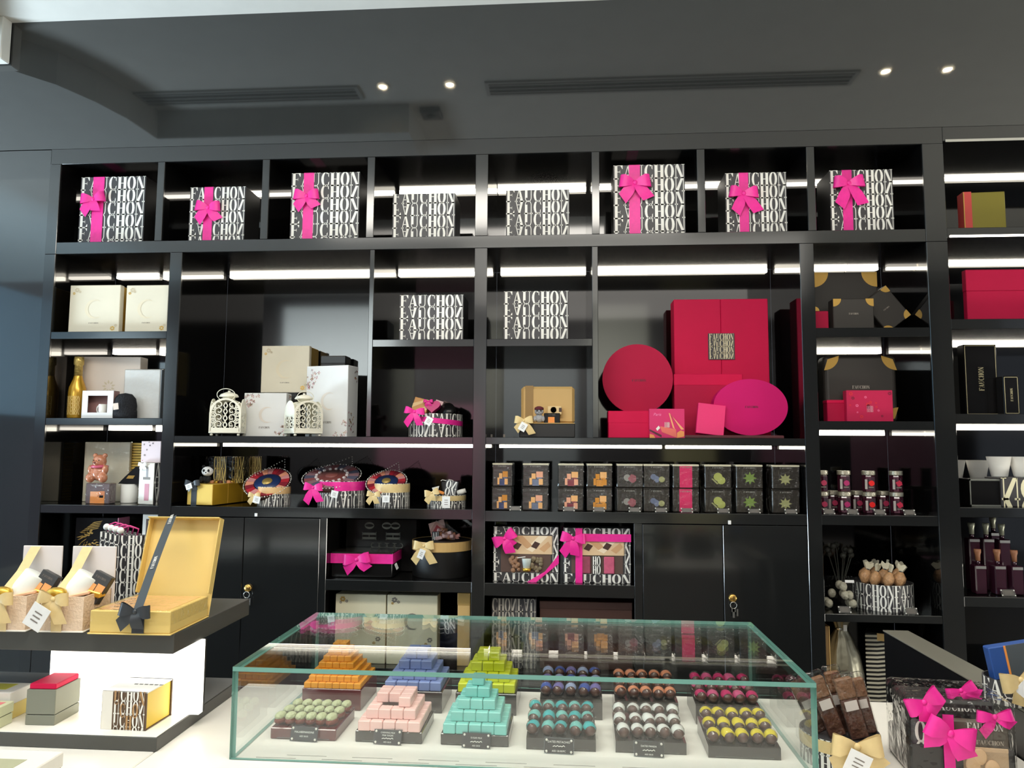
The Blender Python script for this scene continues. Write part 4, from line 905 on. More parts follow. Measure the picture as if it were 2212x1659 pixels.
for x, who in ((1113, 'amber square'), (1229, 'blush and wine'), (1294, 'bright orange'), (1371, 'grey and rose'), (1428, 'slate blue'), (1484, 'hot pink'), (1563, 'pale lime'), (1630, 'green leaf'), (1709, 'dry sage')):
    card_holder((x, 1098), .012, 1.2435, 'clear price card holder in front of the %s packs' % who, 'price cards along the candy pack row')

# ================================================================ lower niche of bay B
ZL = .9485
cx, z, W, H = span(746, 1121, 900, 1252, .23, ZL)
t = thing('lettered_bag', 'large dark bag with sideways pale letters behind the ribboned black box', 'bag', (cx, .23, ZL))
MB().rbox(-W/2, W/2, 0, .08, 0, H, .003).obj('bag_body', BLACKG, t)
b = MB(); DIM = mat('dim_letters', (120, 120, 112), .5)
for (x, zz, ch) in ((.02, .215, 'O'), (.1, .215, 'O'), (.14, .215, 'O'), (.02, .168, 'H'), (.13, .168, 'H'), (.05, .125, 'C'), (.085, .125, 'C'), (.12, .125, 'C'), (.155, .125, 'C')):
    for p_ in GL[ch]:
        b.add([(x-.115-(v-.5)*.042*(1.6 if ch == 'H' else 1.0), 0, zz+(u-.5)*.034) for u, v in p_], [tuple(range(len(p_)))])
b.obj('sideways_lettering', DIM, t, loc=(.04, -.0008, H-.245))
cx, z, W, H = span(716, 1193, 847, 1252, .06, ZL)
t = thing('gift_box', 'black gloss box tied with wide pink ribbon in the lower niche', 'gift box', (cx, .06, ZL))
MB().rbox(-W/2, W/2, 0, .16, 0, H-.012, .003).obj('box_body', BLACKG, t); MB().rbox(-W/2-.002, W/2+.002, -.002, .162, H-.014, H, .002).obj('lid', mat('black_lid_gloss', (40, 36, 32), .12), t)
z0, z1 = at(780, 1217, .06).z-ZL, at(780, 1196, .06).z-ZL
b = MB(); b.box(-W/2-.004, W/2+.004, -.004, .164, z0, z1); b.obj('ribbon_band', PINK, t)
p = at(772, 1208, .05); bow(t, (p.x-cx, -.016, p.z-ZL), .048, PINK, -.12, ((-52, 1.1), (46, 1.0)), .46); small_word(t, -.002, z0-.014, .04, .009, -.002, GREYP)
swing_tag(t, (W/2+.012, .01, z0), .014, .028, (0, R(-30), R(60)))
cx, z, W, H = span(882, 1172, 1013, 1250, .08, ZL); r = W/2
t = thing('hat_box', 'round black hat box with kraft rim and cream bow, clear lid open', 'gift box', (cx, .05+r, ZL))
MB().lathe([(r*.98, 0), (r, .004), (r, H), (0, H)], 44).obj('box_body', BLACKC, t); smooth_by_angle(t.children[0].data)
zr = at(945, 1192, .08).z-ZL; MB().lathe([(r+.001, zr), (r+.003, zr+.002), (r+.003, H+.002), (r-.004, H+.002), (r-.004, H-.004)], 44, cap=False).obj('kraft_rim', KRAFT, t)
p = at(917, 1178, .05); bow(t, (p.x-cx, -r-.012, p.z-ZL), .036, GOLDR, 0, ((-32, 1.8), (30, 1.9)), .5); swing_tag(t, (p.x-cx, -r-.03, p.z-ZL-.014), .026, .04, (0, R(22), 0))
b = MB(); b.box(-.036, .036, -.006, .006, 0, .082); o = b.obj('geometric_carton', mat('carton_rose', (206, 150, 138), .5), t, loc=(-.012, .016, H), rot=(R(-14), R(-18), 0))
b = MB()
for pl_, mi in ((((-.036, .03), (-.0, .066), (.036, .02), (0, 0)), 0), (((-.036, .05), (-.036, .082), (0, .082)), 1), (((.0, .082), (.036, .082), (.036, .045)), 1)): b.add([(x, -.0066, zz) for x, zz in pl_], [tuple(range(len(pl_)))], mi)
b.obj('carton_print', [mat('carton_red', (176, 48, 56), .5), mat('carton_blush', (232, 190, 178), .5)], o)
b = MB(); b.box(-.016, .016, -.01, .01, 0, .036); o = b.obj('lettered_packet', LETBG, t, loc=(-.026, -.03, H+.002)); b = MB(); b.polys(pattern(.03, .034, 1, 'AU'), flat(.03, -.0106)); b.obj('packet_lettering', LETW, o)
for k in range(12): MB().rbox(-.016, .016, -.009, .009, 0, .016, .003).obj('wrapped_sweet', [mat('candy_pinkwhite', (230, 190, 186), .4), mat('candy_tan', (190, 130, 96), .4)][k % 2], t, loc=(-.01+.0145*(k % 5), -.034+.014*(k//5)+.008*(k % 2), H+.004+.012*(k//5)+.004*(k % 3)), rot=(0, R(-12+9*(k % 5)), R(20*k)))
b = MB(); bow(t, (.062, -.02, H+.022), .016, mat('polka_ribbon', (214, 150, 140), .4), 0, ((-30, .8), (30, .8)))
MB().box(-.002, .002, -.05, .05, -.06, .06).obj('clear_lid_flap', ACRYL, t, loc=(.02, .03, H+.05), rot=(0, R(-55), 0))
# bottom niche of bay B
ZLL = .5905
for px, lab, cr in (((724, 1284, 832, 1440), 'cream wrapped box, left of the pair behind the glass case', False), ((836, 1286, 944, 1440), 'cream box with dark crescent, right of the pair behind the glass case', True)):
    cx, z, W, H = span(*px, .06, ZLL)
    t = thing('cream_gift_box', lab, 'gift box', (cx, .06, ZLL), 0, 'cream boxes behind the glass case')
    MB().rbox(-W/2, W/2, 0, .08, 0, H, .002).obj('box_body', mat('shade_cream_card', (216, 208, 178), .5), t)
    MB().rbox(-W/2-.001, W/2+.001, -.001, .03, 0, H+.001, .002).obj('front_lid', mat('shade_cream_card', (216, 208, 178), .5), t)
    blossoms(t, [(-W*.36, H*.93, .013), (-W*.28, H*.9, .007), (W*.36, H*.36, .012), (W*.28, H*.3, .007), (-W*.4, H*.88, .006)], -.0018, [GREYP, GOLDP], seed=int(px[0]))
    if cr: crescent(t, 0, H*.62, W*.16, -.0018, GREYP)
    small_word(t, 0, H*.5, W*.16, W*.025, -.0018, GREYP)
cx, z, W, H = span(988, 1281, 1015, 1440, .06, ZLL)
t = thing('slim_gift_box', 'slim kraft gold box beside the cream pair behind the glass case', 'gift box', (cx, .06, ZLL)); MB().rbox(-W/2, W/2, 0, .06, 0, H-.05, .002).obj('box_body', KRAFT, t); MB().rbox(-W/2-.001, W/2+.001, -.001, .061, H-.052, H, .002).obj('lid', mat('kraft_gold_lid', (196, 158, 90), .45), t)
# lower niche of bay C
ZM = .9465
def window_gift(px, lab, cross):
    cx, z, W, H = span(*px, .05, ZM)
    t = thing('window_gift_box', lab, 'gift box', (cx, .05, ZM), 0, 'windowed gift boxes with pink ribbons')
    MB().rbox(-W/2, W/2, 0, .09, 0, H, .002).obj('box_body', LETBG, t)
    b = MB(); b.polys(pattern(W, H*.16, 1, flip0=0), lambda u, v: (u-W/2, -.0008, v)); b.polys(pattern(W, H*.14, 1, flip0=1), lambda u, v: (u-W/2, -.0008, H*.86+v))
    for k in range(4):
        b.polys(word_polys('F', -W/2, H*(.18+.17*k), W*.1, H*.17, k % 2), lambda u, v: (u, -.0008, v)); b.polys(word_polys('N', W*.4, H*(.18+.17*k), W*.1, H*.17, k % 2), lambda u, v: (u, -.0008, v))
    b.obj('lettering', LETW, t)
    x0, x1, z0, z1 = -W*.38, W*.38, H*.17, H*.84
    MB().box(x0, x1, -.0012, 0, z0, z1).obj('window_lining', mat('window_lining', (96, 74, 66), .6), t)
    MB().rbox(x0+W*.08, x1+W*.02, -.006, -.0013, H*.5, z1, .0015).obj('geometric_carton', mat('carton_beige', (222, 190, 150), .5), t)
    b = MB()
    for pl_, mi in ((((.0, .6), (.2, .84), (.34, .84), (.1, .54)), 0), (((-.2, .84), (-.05, .84), (.1, .66), (.02, .6)), 1), (((.2, .6), (.34, .74), (.38, .66), (.28, .54)), 1), (((.08, .64), (.14, .74), (.22, .7), (.16, .6)), 2), (((-.2, .62), (-.14, .72), (-.06, .68), (-.12, .58)), 2)): b.add([(u*W, -.00012*len(b.f), v*H) for u, v in pl_], [tuple(range(len(pl_)))], mi)
    b.obj('carton_print', [mat('carton_cream', (240, 220, 190), .5), mat('carton_tan', (206, 160, 116), .5), BROWN], t, loc=(0, -.0064, 0))
    if not cross:
        MB().lathe([(.017*.8, 0), (.02, .04), (.02, .042), (0, .042)], 18).obj('paper_cup', mat('cup_mint_white', (206, 216, 210), .4), t, True, loc=(.004, -.012, H*.24)); MB().lathe([(.0175, 0), (.0185, .012)], 18).obj('cup_band', GOLDF, t, True, loc=(.004, -.012, H*.2))
        MB().tube([(-.035, -.02, H*.44), (0, -.032, H*.47)], .002, 6).obj('wooden_spoon', IVORY, t)
        for sx in (-1, 1):
            b = MB(); rd = random.Random(4+sx)
            for k in range(16): b.ball((sx*.045+rd.uniform(-.02, .02), -.007, H*.2+rd.random()*H*.24), .008+.003*rd.random(), 7, 5)
            b.obj('nut_sweets', mat('nut_brown', (150, 112, 84), .5, var=.3, vscale=80) if sx < 0 else mat('nut_olive', (126, 112, 88), .5, var=.3, vscale=80), t)
    else:
        MB().rbox(-.018, .018, -.01, -.0013, z0, H*.5, .001).obj('lettered_packet', BLACKC, t, loc=(-.002, 0, 0)); b = MB(); b.polys(pattern(.034, H*.32, 2, 'HO'), lambda u, v: (u-.019, -.0108, z0+v)); b.obj('packet_lettering', LETW, t)
        for x, m in ((-.05, mat('pink_sweets', (150, 70, 90), .5, var=.3, vscale=60)), (.05, mat('pink_sweets_bright', (200, 90, 120), .5, var=.3, vscale=60))): MB().rbox(x-.022, x+.022, -.008, -.0013, z0, H*.48, .003).obj('sweets_packet', m, t)
    if cross:
        a = at(1243, 1200, .05).x-cx; c = at(1258, 1200, .05).x-cx
        b = MB(); b.box(a, c, -.012, -.0105, 0, H); b.box(-W*.3, W/2, -.0125, -.011, H*.76, H*.9); b.obj('ribbon_band', PINK, t)
        p = at(1238, 1163, .03); bow(t, (p.x-cx, -.02, p.z-ZM), .042, PINK, .1, ((-28, 1.5), (12, 1.3)), .5)
    else:
        b = MB(); b.add([(W*.02, -.013, 0), (W*.16, -.013, 0), (W/2, -.002, H*.5), (W/2, -.002, H*.34)], [(0, 1, 2, 3)]); b.obj('ribbon_band', PINK, t)
        p = at(1090, 1163, .03); bow(t, (p.x-cx, -.02, p.z-ZM), .042, PINK, -.5, ((-5, 1.2), (20, .8)), .55)
window_gift((1065, 1138, 1207, 1262), 'windowed lettered gift box with cup, diagonal pink ribbon, left of the pair', False)
window_gift((1217, 1141, 1363, 1266), 'windowed lettered gift box with crossed pink ribbon, right of the pair', True)
cx, z, W, H = span(1062, 1293, 1158, 1440, .05, .5905)
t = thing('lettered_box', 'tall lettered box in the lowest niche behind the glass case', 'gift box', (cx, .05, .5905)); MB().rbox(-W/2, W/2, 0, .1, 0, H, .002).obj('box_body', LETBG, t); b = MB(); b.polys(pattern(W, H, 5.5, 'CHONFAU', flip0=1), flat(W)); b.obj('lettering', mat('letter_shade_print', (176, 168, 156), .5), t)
cx, z, W, H = span(1166, 1300, 1366, 1440, .06, .5905)
t = thing('wide_gift_box', 'wide dark brown box in the lowest niche right of the lettered box', 'gift box', (cx, .06, .5905)); MB().rbox(-W/2, W/2, 0, .2, 0, H-.03, .002).obj('box_body', BROWN, t); MB().rbox(-W/2-.001, W/2+.001, -.001, .2, H-.031, H, .002).obj('lid', mat('brown_lid_card', (74, 46, 38), .5), t)
# ================================================================ bay D
ZD1, ZD2, ZD3, ZD4, ZD5 = 2.0115, 1.6245, 1.2435, .8505, .4505
CASEM = mat('case_black_card', (50, 46, 42), .5)
def corner_case(px, Y, zb, label, rot=0, depth=.06, loc=None, size=None, corners=(0, 1, 2, 3), rr=.24, rnd=False, group='black cases with gold corners'):
    if size: W, H = size; cx, zz = loc[0], loc[1]
    else: cx, zz, W, H = span(*px, Y, zb)
    t = thing('corner_case', label, 'gift box', (cx, Y, zz), 0, group, (0, R(rot), 0))
    MB().rbox(-W/2, W/2, 0, depth, 0, H, .02 if rnd else .003, seg=4 if rnd else 1).obj('case_body', CASEM, t)
    q = min(W, H)*rr
    for k in corners:
        sx, sz = ((-1, 0), (1, 0), (-1, 1), (1, 1))[k]; b = MB(); n = 8
        ox, oz = sx*(W/2-.0005), (H-.0005 if sz else .0005); dx, dz = -sx, (-1 if sz else 1)
        f = .25*q if rnd else 0
        pts = [(ox+dx*f, oz+dz*f)] if rnd else [(ox, oz)]
        pts += [(ox+dx*q*math.cos(a), oz+dz*q*math.sin(a)) for a in [math.pi/2*i/n for i in range(n+1)]]
        b.prism(pts, -.0015, .0); b.obj('gold_corner', GOLDP, t)
    small_word(t, 0, H*.5, W*.24, W*.045, -.001, mat('pale_case_print', (170, 162, 150), .5))
    return t
corner_case((1757, 588, 1896, 708), .2, ZD1, 'largest black case with gold corners at the back of the upper right shelf', corners=(2, 3))
corner_case((1800, 645, 1888, 708), .08, ZD1, 'small black case with gold corners in front of the largest case', corners=(2, 3))
p0 = at(1948, 704, .1)
tl = corner_case(None, .145, ZD1, 'black case with gold corners balanced on one edge at the right', rot=0, depth=.05, size=(.125, .165), loc=(at(1943, 650, .1).x, ZD1))
tl.rotation_euler = (0, R(-38), 0); hw = .0625; tl.location.z = ZD1+.0625*math.sin(R(38))+.001; tl.location.x = at(1942, 650, .1).x+.018
cx, z, W, H = span(1759, 672, 1790, 708, .1, ZD1)
t = thing('gift_box', 'small raspberry box with gold corner beside the small black case', 'gift box', (cx, .1, ZD1)); MB().rbox(-W/2, W/2, 0, .05, 0, H, .002).obj('box_body', RED2, t); b = MB(); b.prism([(-W/2, H)]+[(-W/2+.022*math.cos(a), H-.0+.02*math.sin(a)) for a in [math.pi/2*i/8 for i in range(9)]], -.002, .0); b.obj('gold_corner', GOLDP, t)
corner_case((1781, 768, 1939, 909), .12, ZD2, 'black rounded case with gold corners behind the red floral box', rnd=True, depth=.09, corners=(0, 1, 2, 3), rr=.22)
cx, z, W, H = span(1829, 843, 1929, 909, .05, ZD2)
t = thing('floral_gift_box', 'red and pink floral box in front of the rounded black case', 'gift box', (cx, .05, ZD2)); MB().rbox(-W/2, W/2, 0, .04, 0, H, .0015).obj('box_body', mat('crimson_print', (186, 24, 72), .4), t)
rnd = random.Random(11); blossoms(t, [(rnd.uniform(-.44, .44)*W, rnd.uniform(.1, .9)*H, .004+.005*rnd.random()) for _ in range(16)], -.0008, [mat('petal_pink', (228, 96, 138), .5), mat('petal_red', (214, 40, 60), .5), mat('petal_dark', (128, 14, 52), .5)], seed=8)
b = MB(); b.polys(pattern(.026, .026, 4), flat(.026, -.0018)); b.obj('badge_lettering', mat('badge_rose', (226, 150, 170), .5), t, loc=(0, 0, H*.3))
cx, z, W, H = span(1787, 864, 1826, 909, .08, ZD2)
t = thing('gift_box', 'plain raspberry box at the left of the red floral box', 'gift box', (cx, .08, ZD2)); MB().rbox(-W/2, W/2, 0, .05, 0, H-.012, .002).obj('box_body', RED2, t); MB().rbox(-W/2-.001, W/2+.001, -.001, .051, H-.014, H, .002).obj('lid', RED, t)
# jars
JG = mat('jam_jar_glass', (56, 22, 34), .1, spec=.8); JL = mat('jar_lid_silver', (196, 190, 170), .3, metal=.7, bump=.2, bscale=200)
FR = {'rose': mat('fruit_rose', (176, 48, 84), .5), 'red': mat('fruit_red', (226, 24, 24), .5), 'purple': mat('fruit_plum', (170, 40, 100), .5), 'berry': mat('fruit_berry', (190, 40, 70), .5)}
def jar(x0, x1, row, Y, fruit, label, zb):
    cx, z, W, H = span(x0, 1050, x1, 1103, Y, zb); r = .026; H = .088
    t = thing('jam_jar', label, 'jar', (cx, Y+r, zb), 0, 'jam jars in two tiers')
    MB().lathe([(r*.9, 0), (r, .004), (r, H*.72), (r*.86, H*.82), (r*.86, H*.84), (0, H*.84)], 8).obj('jar_body', JG, t)
    MB().lathe([(r*.98, H*.8), (r*1.02, H*.82), (r*1.02, H*.99), (r*.9, H), (0, H)], 20).obj('lid', JL, t)
    b = MB(); rr = r*.96
    b.add([(rr*math.sin(u), -rr*math.cos(u)*1.0-.001, zz) for u, zz in ((-.5, H*.1), (.5, H*.1), (.5, H*.66), (-.5, H*.66))], [(0, 1, 2, 3)]); b.obj('label', mat('jar_label_dark', (44, 26, 34), .5), t)
    b = MB(); b.prism(disc(.002, H*.42, .0115, 12, .15 if fruit != 'berry' else .6, 3), -r*.96-.003, -r*.9); b.obj('fruit_print', FR[fruit], t)
    b = MB(); b.box(-.01, .01, -r*.96-.0025, -r*.9, H*.2, H*.25); b.obj('label_print', GREYP, t)
    b = MB(); b.box(-r*.86, -r*.5, -r*.8, -r*.72, H*.14, H*.6); b.obj('side_label', mat('side_label_pale', (178, 174, 168), .5), t)
    return t, zb+H
cols = [(1764, 1796, 'rose', 'rose fruit label at the left post'), (1812, 1846, 'purple', 'plum fruit label'), (1866, 1900, 'red', 'bright red fruit label'), (1926, 1960, 'berry', 'berry cluster label, rightmost column')]
for x0, x1, fr, lab in cols:
    t, zt = jar(x0, x1, 0, .08, fr, 'bottom front jam jar with %s' % lab, ZD3)
    jar(x0, x1, 1, .08, fr, 'top front jam jar with %s' % lab, zt+.0005)
for i, (x0, x1, w_) in enumerate(((1787, 1818, 'between the rose and plum jars'), (1842, 1870, 'between the plum and red jars'), (1896, 1930, 'between the red and berry jars'))):
    jar(x0, x1, 0, .17, 'rose', 'jam jar of the second row, seen in the gap %s' % w_, ZD3)
for x, w_ in ((1792, 'rose'), (1843, 'plum'), (1902, 'bright red'), (1966, 'berry')): card_holder((x, 1110), .012, ZD3, 'clear price card holder in front of the %s jam jars' % w_, 'price cards along the jam jars', .046, .026)
# popcorn basket, packet box, dark twigs
cx, z, W, H = span(1868, 1266, 1997, 1328, .05, ZD4); r = W/2
t = thing('lettered_tub', 'lettered tub full of popcorn bags on the right shelf above the silver bag', 'gift tub', (cx, .05+r, ZD4)); tub(t, r, H, 2.4, reps=2, arcdeg=190)
POP = mat('popcorn_caramel', (196, 150, 106), .5, var=.4, vscale=90, bump=.6, bscale=70); TOPP = mat('paper_top_cream', (228, 220, 192), .5)
PP = [(math.cos(6.283*k/9+.4), math.sin(6.283*k/9+.4)) if k < 8 else (0, 0) for k in range(9)]; FRN = sorted([k for k in range(8) if PP[k][1] < 0], key=lambda k: PP[k][0]); BKN = sorted([k for k in range(8) if PP[k][1] >= 0], key=lambda k: PP[k][0]); ORD = ['leftmost', 'second from left', 'third from left', 'fourth from left', 'fifth from left']
PLAB = {8: 'popcorn bag with cream paper top in the middle of the lettered tub'}
for j, k in enumerate(FRN): PLAB[k] = 'popcorn bag with cream paper top, %s in the front of the tub' % ORD[j]
for j, k in enumerate(BKN): PLAB[k] = 'popcorn bag with cream paper top, %s at the back of the tub' % ORD[j]
for k in range(9):
    a = 6.283*k/9+.4; q = r*.62 if k < 8 else 0; x, y = q*math.cos(a), q*math.sin(a)
    g = thing('popcorn_bag', PLAB[k], 'bag', (cx+x, .05+r+y, ZD4+H-.011), 0, 'popcorn bags in the lettered tub', (R(-14)*math.sin(a)*-1, R(14)*math.cos(a), a))
    MB().lathe([(.012, 0), (.026, .02), (.026, .04), (.012, .058), (.006, .062), (0, .062)], 12, sy=.8).obj('bag_body', POP, g, True)
    b = MB(); b.prism([(-.006, .06), (.006, .06), (.02, .086), (.008, .094), (-.004, .086), (-.018, .094), (-.02, .08)], -.004, .004); b.obj('paper_top', TOPP, g)
    b = MB(); b.lathe([(.007, .058), (.008, .061), (.007, .064)], 10); b.obj('tie', BLACKR, g, True)
cx, z, W, H = span(1781, 1252, 1862, 1326, .07, ZD4)
t = thing('sweets_box', 'clear box of pale wrapped sweets left of the popcorn tub', 'box', (cx, .07, ZD4)); MB().rbox(-W/2, W/2, 0, .1, 0, H, .002).obj('box_body', ACRYL, t)
b = MB(); rd = random.Random(2)
PALE = mat('pale_wrap', (186, 178, 158), .4, var=.2, vscale=60, bump=.8, bscale=60)
for k in range(10): MB().ball((rd.uniform(-.36, .36)*W, .03+.04*(k % 2), .0215+(k//4)*H*.28), (.017, .016, .019), 9, 6, M=None).obj('wrapped_sweet', PALE, t, True)
MB().box(W*.06, W*.3, -.001, 0, H*.9, H*.99).obj('white_sticker', WCARD, t)
card_holder((1826, 1322), .012, ZD4, 'clear price card holder before the box of pale sweets', 'price cards on the popcorn shelf', .05, .03); card_holder((1970, 1322), .012, ZD4, 'clear price card holder before the lettered popcorn tub', 'price cards on the popcorn shelf', .05, .03)
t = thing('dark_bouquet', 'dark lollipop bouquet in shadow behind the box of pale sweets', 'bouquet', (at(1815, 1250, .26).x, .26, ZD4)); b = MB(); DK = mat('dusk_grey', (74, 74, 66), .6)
MB().lathe([(.03, 0), (.036, .08), (.034, .08), (.028, .004), (0, .004)], 16).obj('vase', BLACKG, t)
for k in range(8):
    a = k*.8; tx, ty, tz = .05*math.cos(a), .03*math.sin(a), .19+.02*(k % 3); MB().tube([(0, 0, .01), (tx*.5, ty*.5, tz*.6), (tx, ty, tz)], .002, 6).obj('stem', DK, t); MB().ball((tx, ty, tz+.01), .013, 9, 6).obj('lollipop_head', DK, t, True)
# lowest: kraft strip box, silver bag, striped bag
cx, z, W, H = span(1782, 1348, 1797, 1660, .05, ZD5); t = thing('slim_gift_box', 'tall slim tan box at the left of the silver bag', 'gift box', (cx, .05, ZD5)); MB().rbox(-W/2, W/2-.004, 0, .12, 0, .34, .002).obj('box_body', mat('tan_side_card', (142, 110, 66), .5), t); MB().box(W/2-.004, W/2-.001, -.001, .12, 0, .34).obj('pale_edge', KRAFT, t)
cx, z, W, H = span(1797, 1375, 1882, 1660, .1, ZD5)
t = thing('silver_bag', 'crumpled silver bag gathered at the neck on the lowest right shelf', 'bag', (cx, .19, ZD5)); SB = mat('silver_fabric', (150, 146, 128), .32, metal=.5, bump=.5, bscale=14, var=.25, vscale=14)
b = MB(); n = 40; prof = [(.075, 0), (.088, .05), (.088, .12), (.07, .2), (.04, .27), (.022, .3), (.03, .325), (.045, .345)]; vs = []; fs = []
for k in range(n):
    a = 6.283*k/n
    for r_, zz in prof: q = r_*(1+.1*math.sin(a*9+zz*9)*(zz/.3)); vs.append((q*math.cos(a), q*.8*math.sin(a), zz))
m = len(prof)
for k in range(n):
    k2 = (k+1) % n
    for i in range(m-1): fs.append((k*m+i, k2*m+i, k2*m+i+1, k*m+i+1))
b.add(vs, fs); b.obj('bag_body', SB, t, True); MB().lathe([(.024, .295), (.028, .3), (.024, .306)], 16, sy=.8, cap=False).obj('neck_tie', SILVER, t, True); MB().box(-.006, .008, -.045, -.043, .3, .325).obj('white_tab', WCARD, t)
b = MB(); b.box(.005, .02, -.082, -.08, .12, .24); b.obj('dark_label', BROWN, t, rot=(R(-14), 0, 0), loc=(0, .03, 0))
cx, z, W, H = span(1880, 1378, 1940, 1660, .1, ZD5)
t = thing('striped_bag', 'black and white zebra striped bag right of the silver bag', 'bag', (cx, .12, ZD5), R(-25)); MB().rbox(-W/2, W/2, 0, .1, 0, .3, .006).obj('bag_body', BLACKC, t)
b = MB()
for k in range(17):
    z0 = .004+.0172*k; b.add([(-W/2, -.001, z0), (-W*.1, -.001, z0-.006+.01), (W*.2, -.001, z0+.012), (W/2, -.001, z0+.004), (W/2, -.001, z0+.012), (W*.2, -.001, z0+.02), (-W*.1, -.001, z0+.013), (-W/2, -.001, z0+.008)], [(0, 1, 6, 7), (1, 2, 5, 6), (2, 3, 4, 5)])
b.obj('zebra_stripes', mat('stripe_cream', (200, 194, 174), .5), t); MB().box(-.01, .02, -.002, 0, .27, .3).obj('pale_tab', KRAFT, t)
# ================================================================ bay E
ZE1, ZE2, ZE3, ZE4, ZE5 = 2.4275, 2.0445, 1.6555, 1.2795, .9285
cx, z, W, H = span(2098, 406, 2186, 492, .05, ZE1)
t = thing('gift_box', 'olive gold box with red band on the top right shelf', 'gift box', (cx, .1, ZE1), R(-4)); OL = mat('olive_gold_card', (132, 122, 44), .4, metal=.2)
MB().rbox(-W/2, W/2, 0, .05, 0, H, .002).obj('box_body', OL, t); b = MB(); b.box(-W/2-.003, -W/2+.03, -.003, .053, 0, H+.003); b.obj('red_band', mat('coral_red_card', (200, 70, 66), .45), t)
MB().box(-W/2-.0035, -W/2-.0, -.006, -.003, 0, H).obj('gold_edge', GOLDP, t)
cx, z, W, H = span(2088, 582, 2240, 686, .1, ZE2)
t = thing('gift_box', 'wide raspberry box on the second shelf at the right picture edge', 'gift box', (cx, .1, ZE2)); MB().rbox(-W/2, W/2, 0, .03, 0, H*.6, .002).obj('box_body', RED2, t); MB().rbox(-W/2-.001, W/2+.001, -.001, .031, H*.6, H, .002).obj('lid', RED2, t)
GL2 = mat('outline_gold', (176, 166, 130), .4)
for px, Y, lab in (((2084, 744, 2155, 892), .12, 'large black box with thin gold outline and vertical lettering'), ((2168, 812, 2202, 892), .06, 'small black box with thin gold outline at the right edge')):
    cx, z, W, H = span(*px, Y, ZE3)
    t = thing('outlined_box', lab, 'gift box', (cx, Y, ZE3), 0, 'black boxes with gold outlines'); MB().rbox(-W/2, W/2, 0, .05, 0, H, .002).obj('box_body', BLACKG, t)
    b = MB(); e = .004; l = .0022
    for a, c, d, f in ((-W/2+e, W/2-e, e, e+l), (-W/2+e, W/2-e, H-e-l, H-e), (-W/2+e, -W/2+e+l, e, H-e), (W/2-e-l, W/2-e, e, H-e)): b.box(a, c, -.0008, 0, d, f)
    b.obj('gold_outline', GL2, t); b = MB(); b.polys(word_polys('FAUCHON', 0, 0, H*.34, W*.16), lambda u, v: (.5*W*.16-v, -.001, H*.34+u)); b.obj('vertical_lettering', GL2, t)
# white cups, lettered boxes
for i, (x0, x1, Y, lab) in enumerate(((2080, 2098, .3, 'first white cup from the left, cut by the post, in shadow'), (2104, 2142, .3, 'second white cup from the left in shadow at the back'), (2148, 2196, .1, 'third white cup, brightly lit, standing on the lettered box'), (2199, 2244, .1, 'last white cup at the right picture edge on the lettered box'))):
    zb = ZE4+.118 if Y < .2 else ZE4+.1
    cx, z, W, H = span(x0, 986, x1, 1028, Y, zb); r = .046
    if Y > .2: cx = at((2072, 2124)[i], 1000, Y).x
    t = thing('white_cup', lab, 'cup', (cx, Y+r, zb), 0, 'white cups on the right shelf'); MB().lathe([(r*.62, 0), (r*.66, .004), (r, .085), (r*.96, .085), (r*.6, .006), (0, .006)], 26).obj('cup_wall', WHITE, t, True); MB().lathe([(r*.6, 0), (r*.63, .001), (r*.6, .003)], 20).obj('foot_ring', WHITE, t)
o = MB().rbox(1.60, 1.90, .26, .44, ZE4, ZE4+.0995, .003).obj('display_block', BLACKC, None); tag(o, 'long black display block carrying the two cups in shadow', 'riser')
cx, z, W, H = span(2092, 1035, 2160, 1095, .08, ZE4)
t = thing('outlined_box', 'black box with silver frame left of the lettered carton', 'gift box', (cx, .07, ZE4)); MB().rbox(-W/2, W/2, 0, .1, 0, .112, .002).obj('box_body', BLACKG, t); b = MB()
for a, c, d, f in ((-W/2, W/2, 0, .006), (-W/2, W/2, .104, .112), (-W/2, -W/2+.004, 0, .112), (W/2-.004, W/2, 0, .112)): b.box(a, c, -.003, 0, d, f)
b.obj('silver_frame', mat('frame_grey', (110, 112, 106), .4), t)
x0 = at(2163, 1060, .06).x; t = thing('lettered_box', 'white lettered carton carrying the bright white cups', 'gift box', (x0+.11, .06, ZE4)); MB().rbox(-.11, .11, 0, .12, 0, .1175, .002).obj('box_body', LETBG, t); b = MB(); b.polys(pattern(.22, .117, 1.4, 'NON', flip0=1), flat(.22)); b.obj('lettering', mat('letter_cream', (232, 226, 190), .5), t)
# bottles
BG = mat('liqueur_glass', (52, 22, 36), .12, spec=.8); CAPM = mat('stopper_grey', (150, 152, 134), .35, metal=.3); CORK = mat('cork_brown', (150, 100, 70), .6)
def bottle(px, Y, hgt, cork, label):
    cx = at(px[0], px[1], Y).x; t = thing('syrup_bottle', label, 'bottle', (cx, Y, ZE5), 0, 'liqueur bottles on the right shelf'); w = .022
    h = hgt-.062
    MB().rbox(-w, w, -w, w, 0, h, .004).obj('bottle_body', BG, t); MB().lathe([(.009, h-.001), (.008, h+.02)], 14).obj('neck', BG, t, True)
    MB().lathe([(.009, h+.016), (.010, h+.04), (.013, h+.05), (.013, h+.062), (0, h+.062)], 14).obj('stopper', CORK if cork else CAPM, t, True); MB().box(-w+.002, w-.002, -w-.0006, -w, h-.014, h-.003).obj('shoulder_label', SILVER, t)
bottle((2101, 1200), .16, .275, False, 'leftmost tall dark bottle with grey stopper in the back row'); bottle((2132, 1200), .16, .275, False, 'second tall dark bottle with grey stopper in the back row'); bottle((2166, 1200), .16, .272, False, 'third tall dark bottle with grey stopper in the back row'); bottle((2148, 1200), .25, .292, False, 'tall dark bottle with stopper farthest back, between two others')
